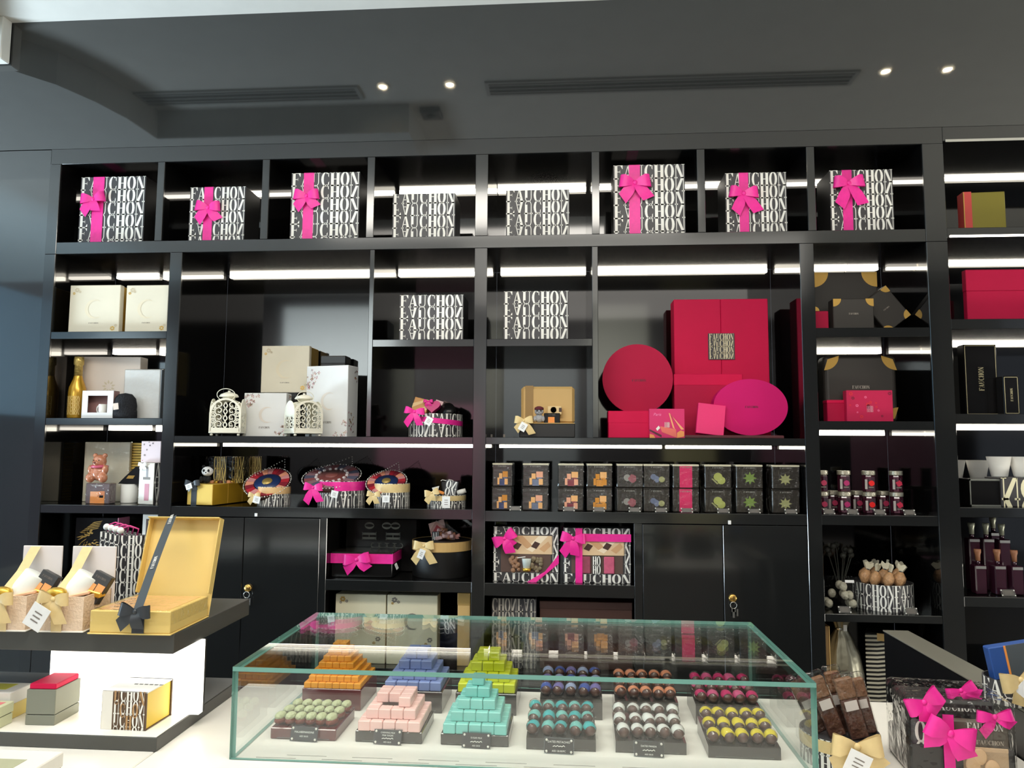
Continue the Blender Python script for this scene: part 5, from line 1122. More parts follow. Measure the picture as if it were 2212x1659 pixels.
bottle((2114, 1250), .07, .178, True, 'leftmost short bottle with cork in the front row'); bottle((2156, 1250), .07, .178, True, 'second short bottle with cork in the front row'); bottle((2193, 1250), .07, .176, True, 'third short bottle with cork near the picture edge')
card_holder((2180, 1283), .015, ZE5, 'bright price card holder in front of the dark bottles', None, .055, .03)
# ================================================================ counter
ZK = .857
CW = mat('counter_white_acrylic', (240, 236, 226), .35)
ct = thing('sales_counter', 'long white sales counter carrying the glass case and displays', 'counter', (0, 0, 0))
MB().rbox(-.872, .955, -2.0, -1.09, ZK-.03, ZK, .002).obj('white_top', CW, ct); MB().box(-.86, .95, -1.98, -1.1, .1, ZK-.03).obj('front_body', CW, ct); MB().box(-.84, .93, -1.94, -1.13, 0, .1).obj('plinth', BLACKC, ct)
MB().rbox(-2.4, -.874, -1.5, -1.145, ZK-.03, ZK, .002).obj('grey_top', mat('counter_grey', (128, 128, 126), .4), ct); MB().rbox(-2.4, -.874, -2.0, -1.502, ZK-.03, ZK, .002).obj('white_wing', CW, ct); MB().box(-2.38, -.88, -1.98, -1.16, 0, ZK-.03).obj('side_body', BLACKC, ct)
b = MB()
for k in range(7):
    for j in range(2): x = -.64+.16*k+.05*j; b.box(x, x+.1, -1.575+.018*j, -1.573+.018*j, ZK, ZK+.0006)
# ---------------------------------------------------------------- glass case
X0, X1, YF, YB, ZT = -.697, .492, -1.58, -1.058, 1.044
CG = clear_mat('case_glass', (.972, .986, .98, 1), 1.5, .0); GE = mat('glass_edge_green', (112, 162, 150), .2, spec=.6)
gc = thing('glass_case', 'low rectangular glass display case with green edges over the sweets', 'display case', ((X0+X1)/2, (YF+YB)/2, ZK)); cx0, cy0 = (X0+X1)/2, (YF+YB)/2
def pane(name, x0, x1, y0, y1, z0, z1, thin):
    b = MB(); vs = [(x, y, z) for z in (z0, z1) for y in (y0, y1) for x in (x0, x1)]
    F = [((0, 2, 3, 1), 2), ((4, 5, 7, 6), 2), ((0, 1, 5, 4), 1), ((2, 6, 7, 3), 1), ((0, 4, 6, 2), 0), ((1, 3, 7, 5), 0)]
    for f, ax in F: b.f.append(f); b.mi.append(0 if ax == thin else 1)
    b.v = vs; return b.obj(name, [CG, GE], gc)
T = .009; hx, hy, H = (X1-X0)/2, (YB-YF)/2, ZT-ZK
pane('top_pane', -hx, hx, -hy, hy, H-T, H, 2); pane('front_pane', -hx, hx, -hy, -hy+T, .001, H-T-.0005, 1)
pane('side_pane', -hx, -hx+T, -hy+T, hy, .001, H-T-.0005, 0); pane('side_pane', hx-T, hx, -hy+T, hy, .001, H-T-.0005, 0)
pane('sliding_pane', -hx+T, .0, hy-.005, hy, .001, H-T-.0005, 1); pane('sliding_pane', -.02, hx-T, hy-.011, hy-.006, .001, H-T-.0005, 1)
b = MB()
for k in range(8):
    for j in range(2): x = -hx+.05+.14*k+.06*j; b.box(x, x+.085, -hy+.016+.016*j, -hy+.0175+.016*j, .0002, .0008)
b.obj('base_slots', mat('slot_grey', (176, 172, 164), .5), gc)
# ---------------------------------------------------------------- trays and sweets
TRB = mat('tray_black_acrylic', (62, 58, 54), .08, spec=.9); TRM = mat('tray_brown_acrylic', (92, 34, 32), .08, spec=.9)
def tray(x0, yf, wd, dp, h, m, label):
    t = thing('sweets_tray', label, 'tray', (x0+wd/2, yf+dp/2, ZK+.0005), R(-.6), 'glossy trays of sweets in the glass case')
    MB().rbox(-wd/2, wd/2, -dp/2, dp/2, 0, h, .0015).obj('tray_block', m, t); MB().box(-wd*.4, wd*.4, -dp/2-.0004, -dp/2, h*.1, h*.16).obj('base_groove', SLOT, t)
    return t
BACKY, FRONTY = -1.275, -1.466
def cubes(x0, yf, wd, dp, zt, n, layers, size, m, name, label, group, jit=.0, drop=None):
    s = size; hz = s*.78; gap = .0008
    me = MB().rbox(-s/2, s/2, -s/2, s/2, 0, hz, s*.06).mesh(name, m)
    rd = random.Random(n*7+layers); first = None
    for L in range(layers):
        k = n-L
        for i in range(k):
            for j in range(k):
                if 0 < i < k-1 and 0 < j < k-1 and L < layers-1: continue     # hidden under the next layer
                if drop and drop(L, i, j, k): continue
                x = x0+wd/2+(i-(k-1)/2)*(s+gap); y = yf+dp/2-.002+(j-(k-1)/2)*(s+gap)
                o = use(me, name, None, (x+rd.uniform(-1, 1)*jit, y+rd.uniform(-1, 1)*jit, zt+L*(hz+.0004)), (0, 0, R(rd.uniform(-2.5, 2.5))))
                tag(o, label, 'sweet', group)
hB, hF = .05, .024
zb, zf = ZK+.0005+hB+.0003, ZK+.0005+hF+.0003
tray(-.654, BACKY, .149, .15, hB, TRM, 'brown gloss tray under the orange pyramid, back row far left')
cubes(-.654, BACKY, .149, .15, zb, 8, 7, .0172, mat('caramel_orange', (240, 164, 48), .45), 'caramel_cube', 'small orange caramel cube in the stepped pyramid at back left', 'orange caramel cubes')
tray(-.452, BACKY, .149, .15, hB, TRB, 'black gloss tray under the pale blue cubes, back row')
cubes(-.452, BACKY, .149, .15, zb, 5, 4, .0272, mat('sweet_blue', (128, 146, 196), .4), 'sugar_cube_sweet', 'pale blue cube sweet in the stack of the back row', 'pale blue cube sweets')
tray(-.27, BACKY, .149, .15, hB, TRB, 'black gloss tray under the lime green cubes, back row')
cubes(-.27, BACKY, .149, .15, zb, 5, 4, .0272, mat('sweet_lime', (206, 214, 44), .4), 'sugar_cube_sweet', 'lime green cube sweet in the stack of the back row', 'lime green cube sweets')
tray(-.464, FRONTY, .149, .14, hF, TRB, 'black gloss tray under the pink cubes, front row')
cubes(-.464, FRONTY, .149, .14, zf, 5, 3, .0272, mat('sweet_pink', (240, 196, 188), .45), 'sugar_cube_sweet', 'pale pink cube sweet in the low stack of the front row', 'pale pink cube sweets', .0006, lambda L, i, j, k: L == 2 and j == 0 and i < 2)
tray(-.274, FRONTY, .149, .14, hF, TRB, 'black gloss tray under the turquoise pyramid, front row')
cubes(-.274, FRONTY, .149, .14, zf, 5, 5, .0272, mat('sweet_turquoise', (126, 200, 190), .4), 'sugar_cube_sweet', 'turquoise cube sweet in the pointed pyramid of the front row', 'turquoise cube sweets')
# stuffed dates
tray(-.656, FRONTY, .149, .14, hF, TRM, 'brown gloss tray under the stuffed dates, front row far left')
DT = mat('date_skin', (112, 42, 20), .25, bump=.5, bscale=120); AL = mat('pistachio_paste', (186, 192, 150), .6, bump=.5, bscale=150)
dme = MB().ball((0, 0, .009), (.0115, .018, .009), 12, 8).mesh('date_body', DT, True); ame = MB().ball((0, -.001, .018), (.0105, .0155, .009), 12, 8).mesh('almond_filling', AL, True)
rd = random.Random(3)
for j in range(3):
    for i in range(6):
        t = thing('stuffed_date', 'brown date stuffed with a pale green filling on the brown tray', 'sweet', (-.656+.016+i*.0235+.004*j-.003, FRONTY+.026+j*.042, zf), R(-22+rd.uniform(-8, 8)), 'stuffed dates')
        use(dme, 'date_body', t); use(ame, 'almond_filling', t)
# wrapped bonbons
def bonbons(x0, yf, wd, dp, zt, tops, label, group, panda=False, n=(5, 3), seed=1):
    rd = random.Random(seed); rx, ry = wd/n[0]*.5, dp/n[1]*.5
    body = MB().ball((0, 0, .0135), (rx*.93, ry*.9, .0135), 14, 8).mesh('bonbon_body', CHOC, True)
    tm = []
    for m in tops:                                    # coloured band arched over the dome, leaving the front brown
        b = MB(); vs = []; nn = 14
        for k in range(nn+1):
            a = math.pi*(.06+.88*k/nn)
            for yy in (-.6, -.2, .3, .75):
                q = math.sqrt(1-yy*yy*.9); vs.append((rx*.97*q*math.cos(a), ry*.92*yy, .0135+.0142*q*math.sin(a)))
        b.add(vs, [(4*k+j, 4*k+j+1, 4*k+j+5, 4*k+j+4) for k in range(nn) for j in range(3)]); tm.append(b.mesh('coloured_top', m, True))
    wr = MB().ball((0, 0, .0155), (rx*1.03, ry*1.02, .0155), 12, 7)
    b = wr; b.add([(-rx*.9, -ry*.9, .012), (-rx*1.05, -ry*1.12, .02), (-rx*.6, -ry*1.1, .008)], [(0, 1, 2)]); b.add([(rx*.9, -ry*.9, .012), (rx*1.1, -ry*1.1, .004), (rx*.5, -ry*1.1, .006)], [(0, 1, 2)])
    wme = b.mesh('wrapper', FILM, True)
    for j in range(n[1]):
        for i in range(n[0]):
            x = x0+wd*(i+.5)/n[0]; y = yf+dp*(j+.5)/n[1]
            t = thing('wrapped_bonbon', label, 'sweet', (x+rd.uniform(-.001, .001), y, zt+.001+.006*j), R(rd.uniform(-12, 12)), group, (R(rd.uniform(-8, 8)), R(rd.uniform(-8, 8)), R(rd.uniform(-12, 12))))
            use(body, 'bonbon_body', t); use(tm[(i+j) % len(tm)], 'coloured_top', t); use(wme, 'wrapper', t)
def btray(x0, yf, h, m, dp, label):
    t = thing('sweets_tray', label, 'tray', (x0+.0745, yf+dp/2, ZK+.0005), R(-.6), 'glossy trays of sweets in the glass case')
    b = MB(); b.prism([(0, 0), (dp, 0), (dp, h+.012), (0, h)], -.0745, .0745); b.v = [(v[1], v[0]-dp/2, v[2]) for v in b.v]; b.obj('tray_block', m, t); MB().box(-.06, .06, -dp/2-.0004, -dp/2, h*.1, h*.16).obj('base_groove', SLOT, t)
def bt(n, c): return mat(n, c, .35)
btray(-.063, BACKY-.01, hB-.002, TRB, .14, 'black tray of violet blue wrapped bonbons, back row'); bonbons(-.063, BACKY-.01, .149, .14, zb-.002, [bt('bon_blue', (70, 92, 170)), bt('bon_violet', (120, 110, 170)), bt('bon_pale_blue', (160, 172, 205))], 'violet blue wrapped bonbon in the back row', 'violet blue wrapped bonbons', seed=1)
btray(.116, BACKY-.012, hB-.004, TRB, .14, 'black tray of peach orange wrapped bonbons, back row'); bonbons(.116, BACKY-.012, .149, .14, zb-.004, [bt('bon_peach', (228, 150, 112))], 'peach orange wrapped bonbon in the back row', 'peach orange wrapped bonbons', seed=2)
btray(.305, BACKY-.018, hB-.006, TRB, .14, 'black tray of magenta wrapped bonbons, back row right'); bonbons(.305, BACKY-.018, .149, .14, zb-.006, [bt('bon_magenta', (200, 40, 104)), bt('bon_pink', (206, 84, 130))], 'magenta wrapped bonbon in the back row at right', 'magenta wrapped bonbons', seed=3)
btray(-.086, FRONTY-.008, hF, TRB, .14, 'black tray of teal wrapped bonbons, front row'); bonbons(-.086, FRONTY-.008, .149, .14, zf, [bt('bon_teal', (60, 180, 184)), bt('bon_aqua', (120, 196, 190))], 'teal wrapped bonbon in the front row', 'teal wrapped bonbons', seed=4)
btray(.105, FRONTY-.008, hF, TRB, .14, 'black tray of white wrapped bonbons, front row'); bonbons(.105, FRONTY-.008, .149, .14, zf, [bt('bon_white', (232, 232, 228))], 'white topped wrapped bonbon in the front row', 'white wrapped bonbons', seed=5)
btray(.298, FRONTY-.018, hF, TRB, .14, 'black tray of yellow wrapped bonbons, front row right'); bonbons(.298, FRONTY-.018, .149, .14, zf, [bt('bon_yellow', (232, 210, 40))], 'yellow topped wrapped bonbon in the front row at right', 'yellow wrapped bonbons', seed=6)
ARAB = [(-.2, .0), (-.14, .02), (-.1, 0), (-.04, .03), (0, 0), (.05, .02), (.1, .0), (.16, .035), (.2, 0)]
def placard(x, y, lines, label, wd=.064, h=.032):
    t = thing('price_placard', label, 'price card', (x, y, ZK+.0005), R(-3), 'black price placards in the glass case'); M = Matrix.Rotation(R(-16), 4, 'X')
    MB().box(-wd/2, wd/2, 0, .0012, 0, h, M=M).obj('acrylic_front', ACRYL, t); MB().box(-wd/2, wd/2, .018, .0192, 0, h*.97, M=Matrix.Translation((0, .012, 0)) @ Matrix.Rotation(R(14), 4, 'X') @ Matrix.Translation((0, -.012, 0))).obj('acrylic_back', ACRYL, t)
    MB().box(-wd*.48, wd*.48, -.0006, -.0001, h*.05, h*.95, M=M).obj('black_card', mat('placard_black', (58, 56, 54), .35), t)
    b = MB()
    for sx in (-1, 1):
        for zz in (.16, .84): b.ball(M @ Vector((sx*wd*.41, -.0012, h*zz)), .0026, 8, 5)
    b.obj('studs', mat('stud_white', (226, 222, 212), .4), t)
    for s_, zz, tx in lines:
        if tx == '~':
            b = MB(); b.tube([M @ Vector((u*wd, -.0012, h*zz+v*h*2.2)) for u, v in ARAB], .0007, 5); b.obj('script_print', LETW, t)
        else: font_print(t, tx, s_, M @ Vector((0, -.0012, h*zz)), LETW, 'card_print', rot=(R(90-16), 0, 0))
pp = lambda px, py: atz(px, py, ZK)
for px, py, L, lab in ((655, 1603, [(.0055, .55, 'MALABEMANDINE'), (.0045, .3, 'AED 58.00')], 'price placard in front of the stuffed dates'), (836, 1610, [(.0045, .72, 'CHEWING MILK'), (.0045, .55, 'PINK SUGAR'), (0, .38, '~'), (.004, .14, 'AED 58.00')], 'price placard in front of the pink cubes'),
                       (1028, 1618, [(.0045, .62, 'SUGAR MILK'), (0, .4, '~'), (.004, .14, 'AED 58.00')], 'price placard in front of the turquoise pyramid'), (1207, 1630, [(.0058, .68, 'DATES PISTACHIO'), (0, .46, '~'), (.005, .14, 'AED 58.00/PC')], 'price placard in front of the teal bonbons'),
                       (1402, 1637, [(.005, .62, 'DATES PANDA'), (0, .4, '~'), (.004, .14, 'AED 58.00')], 'price placard in front of the white bonbons')):
    p = pp(px, py); placard(p.x, p.y, L, lab)
p = pp(712, 1550); placard(p.x, -1.305, [(.005, .5, 'CARAMEL')], 'price placard behind the dates, before the orange pyramid')

# ================================================================ lit display at left
ZS, ZU = .887, 1.095
ds = thing('lit_display', 'two tier dark display stand with glowing white panel at left', 'display stand', (-1.2, -1.5, ZK))
def wbox(b, x0, x1, y0, y1, z0, z1): return b.rbox(x0+1.2, x1+1.2, y0+1.5, y1+1.5, z0-ZK, z1-ZK, .0012)
SLABM = mat('display_slab_grey', (70, 70, 66), .3)
wbox(MB(), -1.9, -.868, -1.556, -1.145, ZK+.0005, ZS-.001).obj('lower_slab', SLABM, ds)
wbox(MB(), -1.898, -.87, -1.554, -1.42, ZS-.001, ZS).obj('lower_white_top', CW, ds); wbox(MB(), -1.898, -.87, -1.398, -1.147, ZS-.001, ZS).obj('lower_grey_top', mat('counter_grey', (128, 128, 126), .4), ds)
wbox(MB(), -1.9, -.853, -1.532, -1.145, 1.053, ZU).obj('upper_slab', SLABM, ds)
LP = mat('light_panel', (255, 252, 240), emit=2.6)
xl = at(107, 1450, -1.42).x
wbox(MB(), xl, -.846, -1.42, -1.40, ZS, 1.053).obj('light_panel', LP, ds); wbox(MB(), xl, -.846, -1.40, -1.392, ZS, 1.053).obj('panel_back', BLACKC, ds)
wbox(MB(), -1.88, -1.84, -1.42, -1.38, ZS, 1.053).obj('rear_post', BLACKC, ds)
# lower tier box in the corner
p = atz(128, 1628, .93)
t = thing('cream_gift_box', 'pale cream box in the bottom left corner before the lit display', 'gift box', (p.x-.075, p.y-.05, ZK+.0005), 0)
MB().rbox(-.075, .075, -.06, .06, 0, .045, .002).obj('box_body', mat('corner_box_gold', (176, 140, 60), .4), t); MB().rbox(-.0765, .0765, -.0615, .0615, .045, .072, .002).obj('lid', IVORY, t); MB().rbox(-.03, .035, -.03, .02, .0721, .0726, .0002).obj('lid_print', mat('lid_print_grey', (170, 170, 140), .5), t)
# boxes on the lower shelf
def fbox(px, ybase, zb):          # x from picture at the front bottom edge
    a, c = atz(px[0], ybase, zb), atz(px[1], ybase, zb); return (a.x+c.x)/2, (a.y+c.y)/2, c.x-a.x
cx, cy, W = fbox((52, 118), 1567, ZS); H = at(85, 1490, cy).z-ZS; d = -1.424-cy
t = thing('stacked_box', 'grey green box with raspberry inner edge on the lit display', 'gift box', (cx, cy, ZS+.0003), R(2)); GG = mat('grey_green_card', (124, 126, 112), .5)
MB().rbox(-W/2, W/2, 0, d, 0, H*.28, .001).obj('box_base', GG, t); MB().rbox(-W/2, W/2, 0, d, H*.3, H, .001).obj('lid', GG, t); MB().rbox(-W/2+.003, W/2-.003, .003, d-.003, H*.26, H*.32, .0005).obj('lid_gap', BLACKC, t); MB().rbox(-W/2+.004, W/2-.002, .002, d-.004, H, H+.012, .002).obj('raspberry_top', RED, t)
cx, cy, W = fbox((214, 316), 1577, ZS); H = at(265, 1494, cy).z-ZS
t = thing('lettered_box', 'yellow sided box with brown and white lettering on the lit display', 'gift box', (cx, cy, ZS+.0003), R(-2)); YEL = mat('yellow_card', (236, 200, 70), .45)
DB = -1.424-cy
MB().rbox(-W/2, W/2, .002, DB-.004, .002, H-.002, .001).obj('box_body', YEL, t); LB = mat('letter_brown_ground', (92, 70, 50), .45); b = MB(); b.box(-W/2-.001, W/2+.002, 0, .002, 0, H); b.box(-W/2-.001, W/2+.002, 0, DB, 0, .002); b.box(-W/2-.001, W/2+.003, DB-.004, DB, 0, H); b.obj('wrap_sleeve', LB, t); MB().box(-W/2-.001, W/2+.003, 0, DB, H-.002, H).obj('white_top', WCARD, t)  # sleeve top painted white, standing in for overexposure
b = MB(); b.box(-W/2, -W*.26, -.0006, 0, 0, H); b.obj('pale_strip', IVORY, t)
wp = pattern(W*.72, H, 3, 'UCHON', start=.3); b = MB()
for i, p_ in enumerate(wp): b.add([(u-W*.23, -.0012, v) for u, v in p_], [tuple(range(len(p_)))], 0)
b.obj('lettering', LETW, t)
b = MB()
for ch, x, zz in (('U', -.23, .66), ('C', -.09, .33), ('H', .06, .02), ('O', .2, .33), ('N', .345, .66)):
    for p_ in GL[ch]: b.add([(W*(x+u*.144), -.0018, H*(zz+v*.36)) for u, v in p_ if True], [tuple(range(len(p_)))])
b.obj('bronze_lettering', mat('letter_bronze', (176, 136, 90), .4), t)
b = MB()
for k in range(6): b.box(-W*.1+k*.012, -W*.1+k*.012+.008, .05, .054, H, H+.0006)
b.obj('top_print', DARKP, t)
cx, cy, W = fbox((4, 128), 1512, ZS); H = at(70, 1440, cy).z-ZS
t = thing('cream_gift_box', 'pale lidded box with yellow window against the glowing panel', 'gift box', (cx-.004, -1.497, ZS+.0003)); W = .118
MB().rbox(-W/2+.004, W/2-.004, .002, .068, 0, .034, .001).obj('ribbed_body', mat('ribbed_yellow', (226, 200, 110), .45), t); MB().rbox(-W/2, W/2, 0, .07, .034, .062, .0015).obj('lid', IVORY, t); MB().box(-.022, .03, .02, .06, .062, .0624).obj('lid_window', mat('lid_window_yellow', (214, 206, 70), .3), t)
cx, cy, W = fbox((-40, 30), 1556, ZS)
t = thing('cream_gift_box', 'pale box with pink printed lid cut by the left picture edge', 'gift box', (cx-.008, -1.552, ZS+.0003), 0); MB().rbox(-.05, .05, 0, .05, 0, .022, .001).obj('box_base', mat('pale_green_card', (206, 208, 170), .5), t); MB().rbox(-.051, .051, -.001, .051, .024, .046, .001).obj('lid', mat('pale_green_card', (206, 208, 170), .5), t); MB().box(-.04, .04, .01, .04, .046, .0464).obj('lid_print', mat('lid_print_pink', (222, 116, 120), .5), t); MB().rbox(-.048, .048, .002, .048, .02, .026, .001).obj('lid_gap', GREYP, t)

# ---------------------------------------------------------------- upper slab: gold box, hampers, shopping bags
ZV = ZU+.0005
a, c = atz(193, 1369, ZV), atz(366, 1373, ZV)
cx, cy, W = (a.x+c.x)/2, (a.y+c.y)/2, c.x-a.x
t = thing('gold_open_box', 'open gold box with raised lid and long charcoal ribbon', 'gift box', (cx, cy, ZV), R(1)); GB = mat('gold_box_card', (226, 196, 116), .45, metal=.1)
D, H = .175, .05
MB().rbox(-W/2-.003, W/2+.003, -.003, D+.003, 0, .003, .001).obj('base_board', GB, t); MB().rbox(-W/2, W/2, 0, D, .003, H, .0015).obj('box_base', GB, t)
MB().rbox(-W/2+.012, W/2-.012, .012, D-.012, H, H+.0012, .0004).obj('peach_insert', mat('peach_insert', (228, 176, 116), .5), t)
MB().rbox(-W/2-.001, W/2+.001, -.001, D+.001, .02, H+.0015, .001).obj('clear_wrap', clear_mat('thin_wrap', (.97, .97, .95, 1), 1.35, .05, .5, 60), t)
LH = .232
lo = bpy.data.objects.new('lid', None)
b = MB(); b.rbox(-W/2-.001, W/2+.001, 0, .003, 0, LH, .001); lid = b.obj('lid', mat('gold_lid_lining', (224, 194, 116), .45), t, loc=(0, D+.004, .003), rot=(R(-16), 0, 0)); bpy.data.objects.remove(lo)
b = MB(); b.rbox(-W/2-.001, W/2+.001, -.028, .0, LH-.003, LH, .001); b.rbox(-W/2-.001, -W/2+.002, -.02, 0, .05, LH, .001); b.rbox(W/2-.002, W/2+.001, -.02, 0, .05, LH, .001); b.obj('lid_rim', GB, lid)
PR = [Vector((W*.14, D+.052, LH-.002)), Vector((W*.02, D*.6, LH*.62)), Vector((-.03, .0, H+.006))]
p1 = at(380, 1132, cy+D+.03)-t.location; p2 = at(300, 1305, cy)-t.location
b = MB(); p1 = Vector((p1.x, D+.018, LH+.004)); p2 = Vector((p2.x, -.004, H+.004)); q = Vector((.011, 0, .004))
pts = [p1.lerp(p2, k/8)+Vector((0, 0, .006*math.sin(3.14*k/8))) for k in range(9)]; b.ribbon(pts, [q]*9); rb = b.obj('long_ribbon', BLACKR, t)
dv_ = (p2-p1)
def ribbon_word(f0, wd, h):
    b = MB(); dirv = (p2-p1).normalized()*-1; up = Vector((-1, 0, -.3)); up = (up-dirv*up.dot(dirv)).normalized(); nrm = dirv.cross(up)
    if nrm.y > 0: nrm = -nrm
    o = p1.lerp(p2, f0)+Vector((0, 0, .006*math.sin(3.14*f0)))+nrm*.0015
    b.polys(word_polys('FAUCHON', 0, -.5*h, wd, h), lambda u, v: o+dirv*u+up*v); return b.obj('ribbon_lettering', LETW, rb)
ribbon_word(.1, .03, .008); ribbon_word(.62, .036, .008)
bw_ = bow(t, (p2.x, -.012, H+.002), .028, BLACKR, .1, ((-44, 1.3), (18, 1.0)), .5); b = MB(); b.box(p2.x-.013, p2.x+.014, -.0016, -.0006, .001, H); b.obj('ribbon_drop', BLACKR, t)
def hamper(pxl, pxr, yb, yaw, label, tagged):
    a, c = atz(pxl, yb, ZV), atz(pxr, yb+1, ZV); cx, cy, W = (a.x+c.x)/2, (a.y+c.y)/2, c.x-a.x
    t = thing('cream_hamper', label, 'hamper', (cx, cy, ZV), R(yaw), 'cream hampers on the lit display')
    HC = mat('woven_blush_card', (226, 200, 172), .6, bump=.3, bscale=150, var=.08, vscale=120); H = .076; D = .105
    MB().rbox(-W/2-.004, W/2+.004, -.004, D+.004, 0, .003, .001).obj('base_board', IVORY, t)
    b = MB(); b.box(-W/2, W/2, 0, .003, .003, H); b.box(-W/2, -W/2+.003, .003, D, .003, H); b.box(W/2-.003, W/2, .003, D, .003, H); b.box(-W/2, W/2, D-.003, D, .003, H); b.box(-W/2+.003, W/2-.003, .003, D-.003, .003, .02); b.obj('box_base', HC, t)
    bc = MB(); bc.rbox(-W/2-.002, W/2+.006, D, D+.004, .003, .172, .001); bc.obj('back_lid', mat('blush_white_card', (228, 220, 216), .5), t)
    b = MB(); b.ribbon([Vector((-.012, D-.004, .171)), Vector((-.016, D*.6, .12)), Vector((-.022, .03, H+.012)), Vector((-.012, -.003, H-.004)), Vector((-.008, -.004, .0))], [Vector((.012, 0, 0))]*5); b.obj('ribbon_band', GOLDR, t)
    M = Matrix.Translation((-.016, .045, .052)) @ Matrix.Rotation(R(32), 4, 'Y') @ Matrix.Rotation(R(-14), 4, 'X')
    MB().lathe([(.0, -.02), (.026, -.02), (.028, -.017), (.028, .072), (.0265, .074), (0, .074)], 28, M=M).obj('white_tumbler', mat('tumbler_white', (226, 230, 224), .3), t, True)
    MB().rbox(-.021, .021, -.01, .01, -.03, .035, .001, M=Matrix.Translation((.044, .055, .085)) @ Matrix.Rotation(R(26), 4, 'Y') @ Matrix.Rotation(R(-12), 4, 'X')).obj('black_carton', mat('carton_black', (44, 44, 44), .4), t)
    MM = Matrix.Translation((.044, .055, .085)) @ Matrix.Rotation(R(26), 4, 'Y') @ Matrix.Rotation(R(-12), 4, 'X')
    b = MB(); b.box(-.019, -.001, -.0112, -.0102, -.02, .008, M=MM); b.box(.001, .019, -.0112, -.0102, -.016, .012, M=MM); b.obj('orange_squares', mat('orange_square_print', (238, 164, 96), .5), t)
    b = MB(); b.polys(word_polys('FAUCHON', -.014, .022, .026, .005), lambda u, v: MM @ Vector((u, -.0108, v))); b.obj('brand_print', GREYP, t)
    MB().rbox(-.03, .02, -.014, .014, 0, .008, .002, M=Matrix.Translation((.022, .03, H-.004)) @ Matrix.Rotation(R(-12), 4, 'Y') @ Matrix.Rotation(R(20), 4, 'Z')).obj('peach_biscuit', mat('peach_biscuit', (240, 190, 150), .5), t)
    MB().rbox(-.012, .02, -.012, .012, 0, .012, .002, M=Matrix.Translation((.04, .05, H-.006)) @ Matrix.Rotation(R(14), 4, 'Y')).obj('gold_wafer', GOLDF, t)
    MB().ball((-.024, .014, H+.004), (.024, .016, .014), 14, 8).obj('gold_sweet', GOLDF, t, True)
    bow(t, (-.01, -.014, H-.002), .028, GOLDR, .1, ((-30, 1.2), (26, 1.6)), .5)
    if tagged: swing_tag(t, (-.02, -.034, H-.014), .042, .052, (0, R(30), 0))
hamper(-30, 54, 1363, 2, 'cream hamper with white tumbler cut by the left picture edge', False); hamper(84, 178, 1365, 2, 'cream hamper with white tumbler and gift tag beside the gold box', True)
BAGW = mat('bag_white_paper', (232, 228, 218), .5)
a = atz(238, 1312, ZV); yb_ = -1.27
for k in range(4):
    x = at(238, 1300, yb_).x-.03*k; y = yb_+.027*k
    t = thing('shopping_bag', ('front lettered shopping bag right beside the gold box lid', 'second lettered shopping bag behind the front one', 'third lettered shopping bag in the row of bags', 'rear lettered shopping bag with pink cord, farthest left')[k], 'shopping bag', (x, y, ZV), R(3), 'lettered shopping bags on the lit display')
    W, D, H = .076, .024, .178
    MB().rbox(0, W, 0, D, 0, H, .0012).obj('bag_body', mat('bag_black_paper', (40, 38, 40), .5), t); b = MB(); b.polys(pattern(W, H, 5.6, 'UCHO', start=.3), lambda u, v: (u, -.0007, v)); b.polys(pattern(D, H, 5.6, 'A'), lambda u, v: (W+.0007, u, v)); b.obj('lettering', LETW, t)
    b = MB(); b.tube([(W*.25, D*.3, H), (W*.2, D*.3, H+.016), (W*.5, D*.25, H+.024), (W*.8, D*.3, H+.016), (W*.75, D*.3, H)], .0022, 7); b.obj('cord_handle', mat('pink_cord', (206, 60, 130), .5), t, True)
    MB().ball((W*.2, D*.2, H+.012), (.009, .008, .009), 10, 7).obj('white_tissue', WHITE, t, True)

# ================================================================ right side: dark ledge, chocolate tub, wrapped hamper
lg = thing('dark_ledge', 'dark raised counter ledge running toward the viewer at the right', 'counter', (1.0, -1.2, 0))
MB().rbox(-.041, .03, -.9, .45, 0, .957, .002).obj('ledge_wall', mat('ledge_black', (16, 16, 18), .25), lg); MB().rbox(-.043, .032, -.9, .452, .957, .961, .001).obj('ledge_cap', mat('ledge_cap_sheen', (120, 118, 106), .35), lg)  # top of the dark ledge painted lighter in place of its reflection
MB().rbox(.03, .6, -.9, .0, .86, .9, .002).obj('rear_counter', LACQ, lg); MB().box(.03, .58, -.88, -.02, 0, .86).obj('rear_body', LACQ, lg)
_p = atz(1846, 1676, ZK); CTX, CTY = _p.x, _p.y+.078
_p = atz(2082, 1690, ZK); HMX, HMY = _p.x, _p.y
_p = atz(2212, 1530, .9615); LTX, LTY = _p.x, _p.y+.05
r = .078; t = thing('chocolate_tub', 'lettered tub of chocolate slabs with cream bow at bottom right', 'gift tub', (CTX, CTY, ZK+.0005))
tub(t, r, .06, 2.0, reps=2, arcdeg=220); band(t, r, .034, .058, GOLDR); bow(t, (.0, -r-.014, .062), .04, GOLDR, 0, ((-50, 1.2), (50, 1.2)), .5); swing_tag(t, (0.004, -r-.034, .056), .045, .042, (0, R(25), 0))
SLABC = mat('slab_chocolate', (88, 56, 44), .35, var=.35, vscale=70, bump=.5, bscale=90); NUT = mat('slab_nut', (128, 92, 66), .5, var=.4, vscale=90, bump=.7, bscale=90)
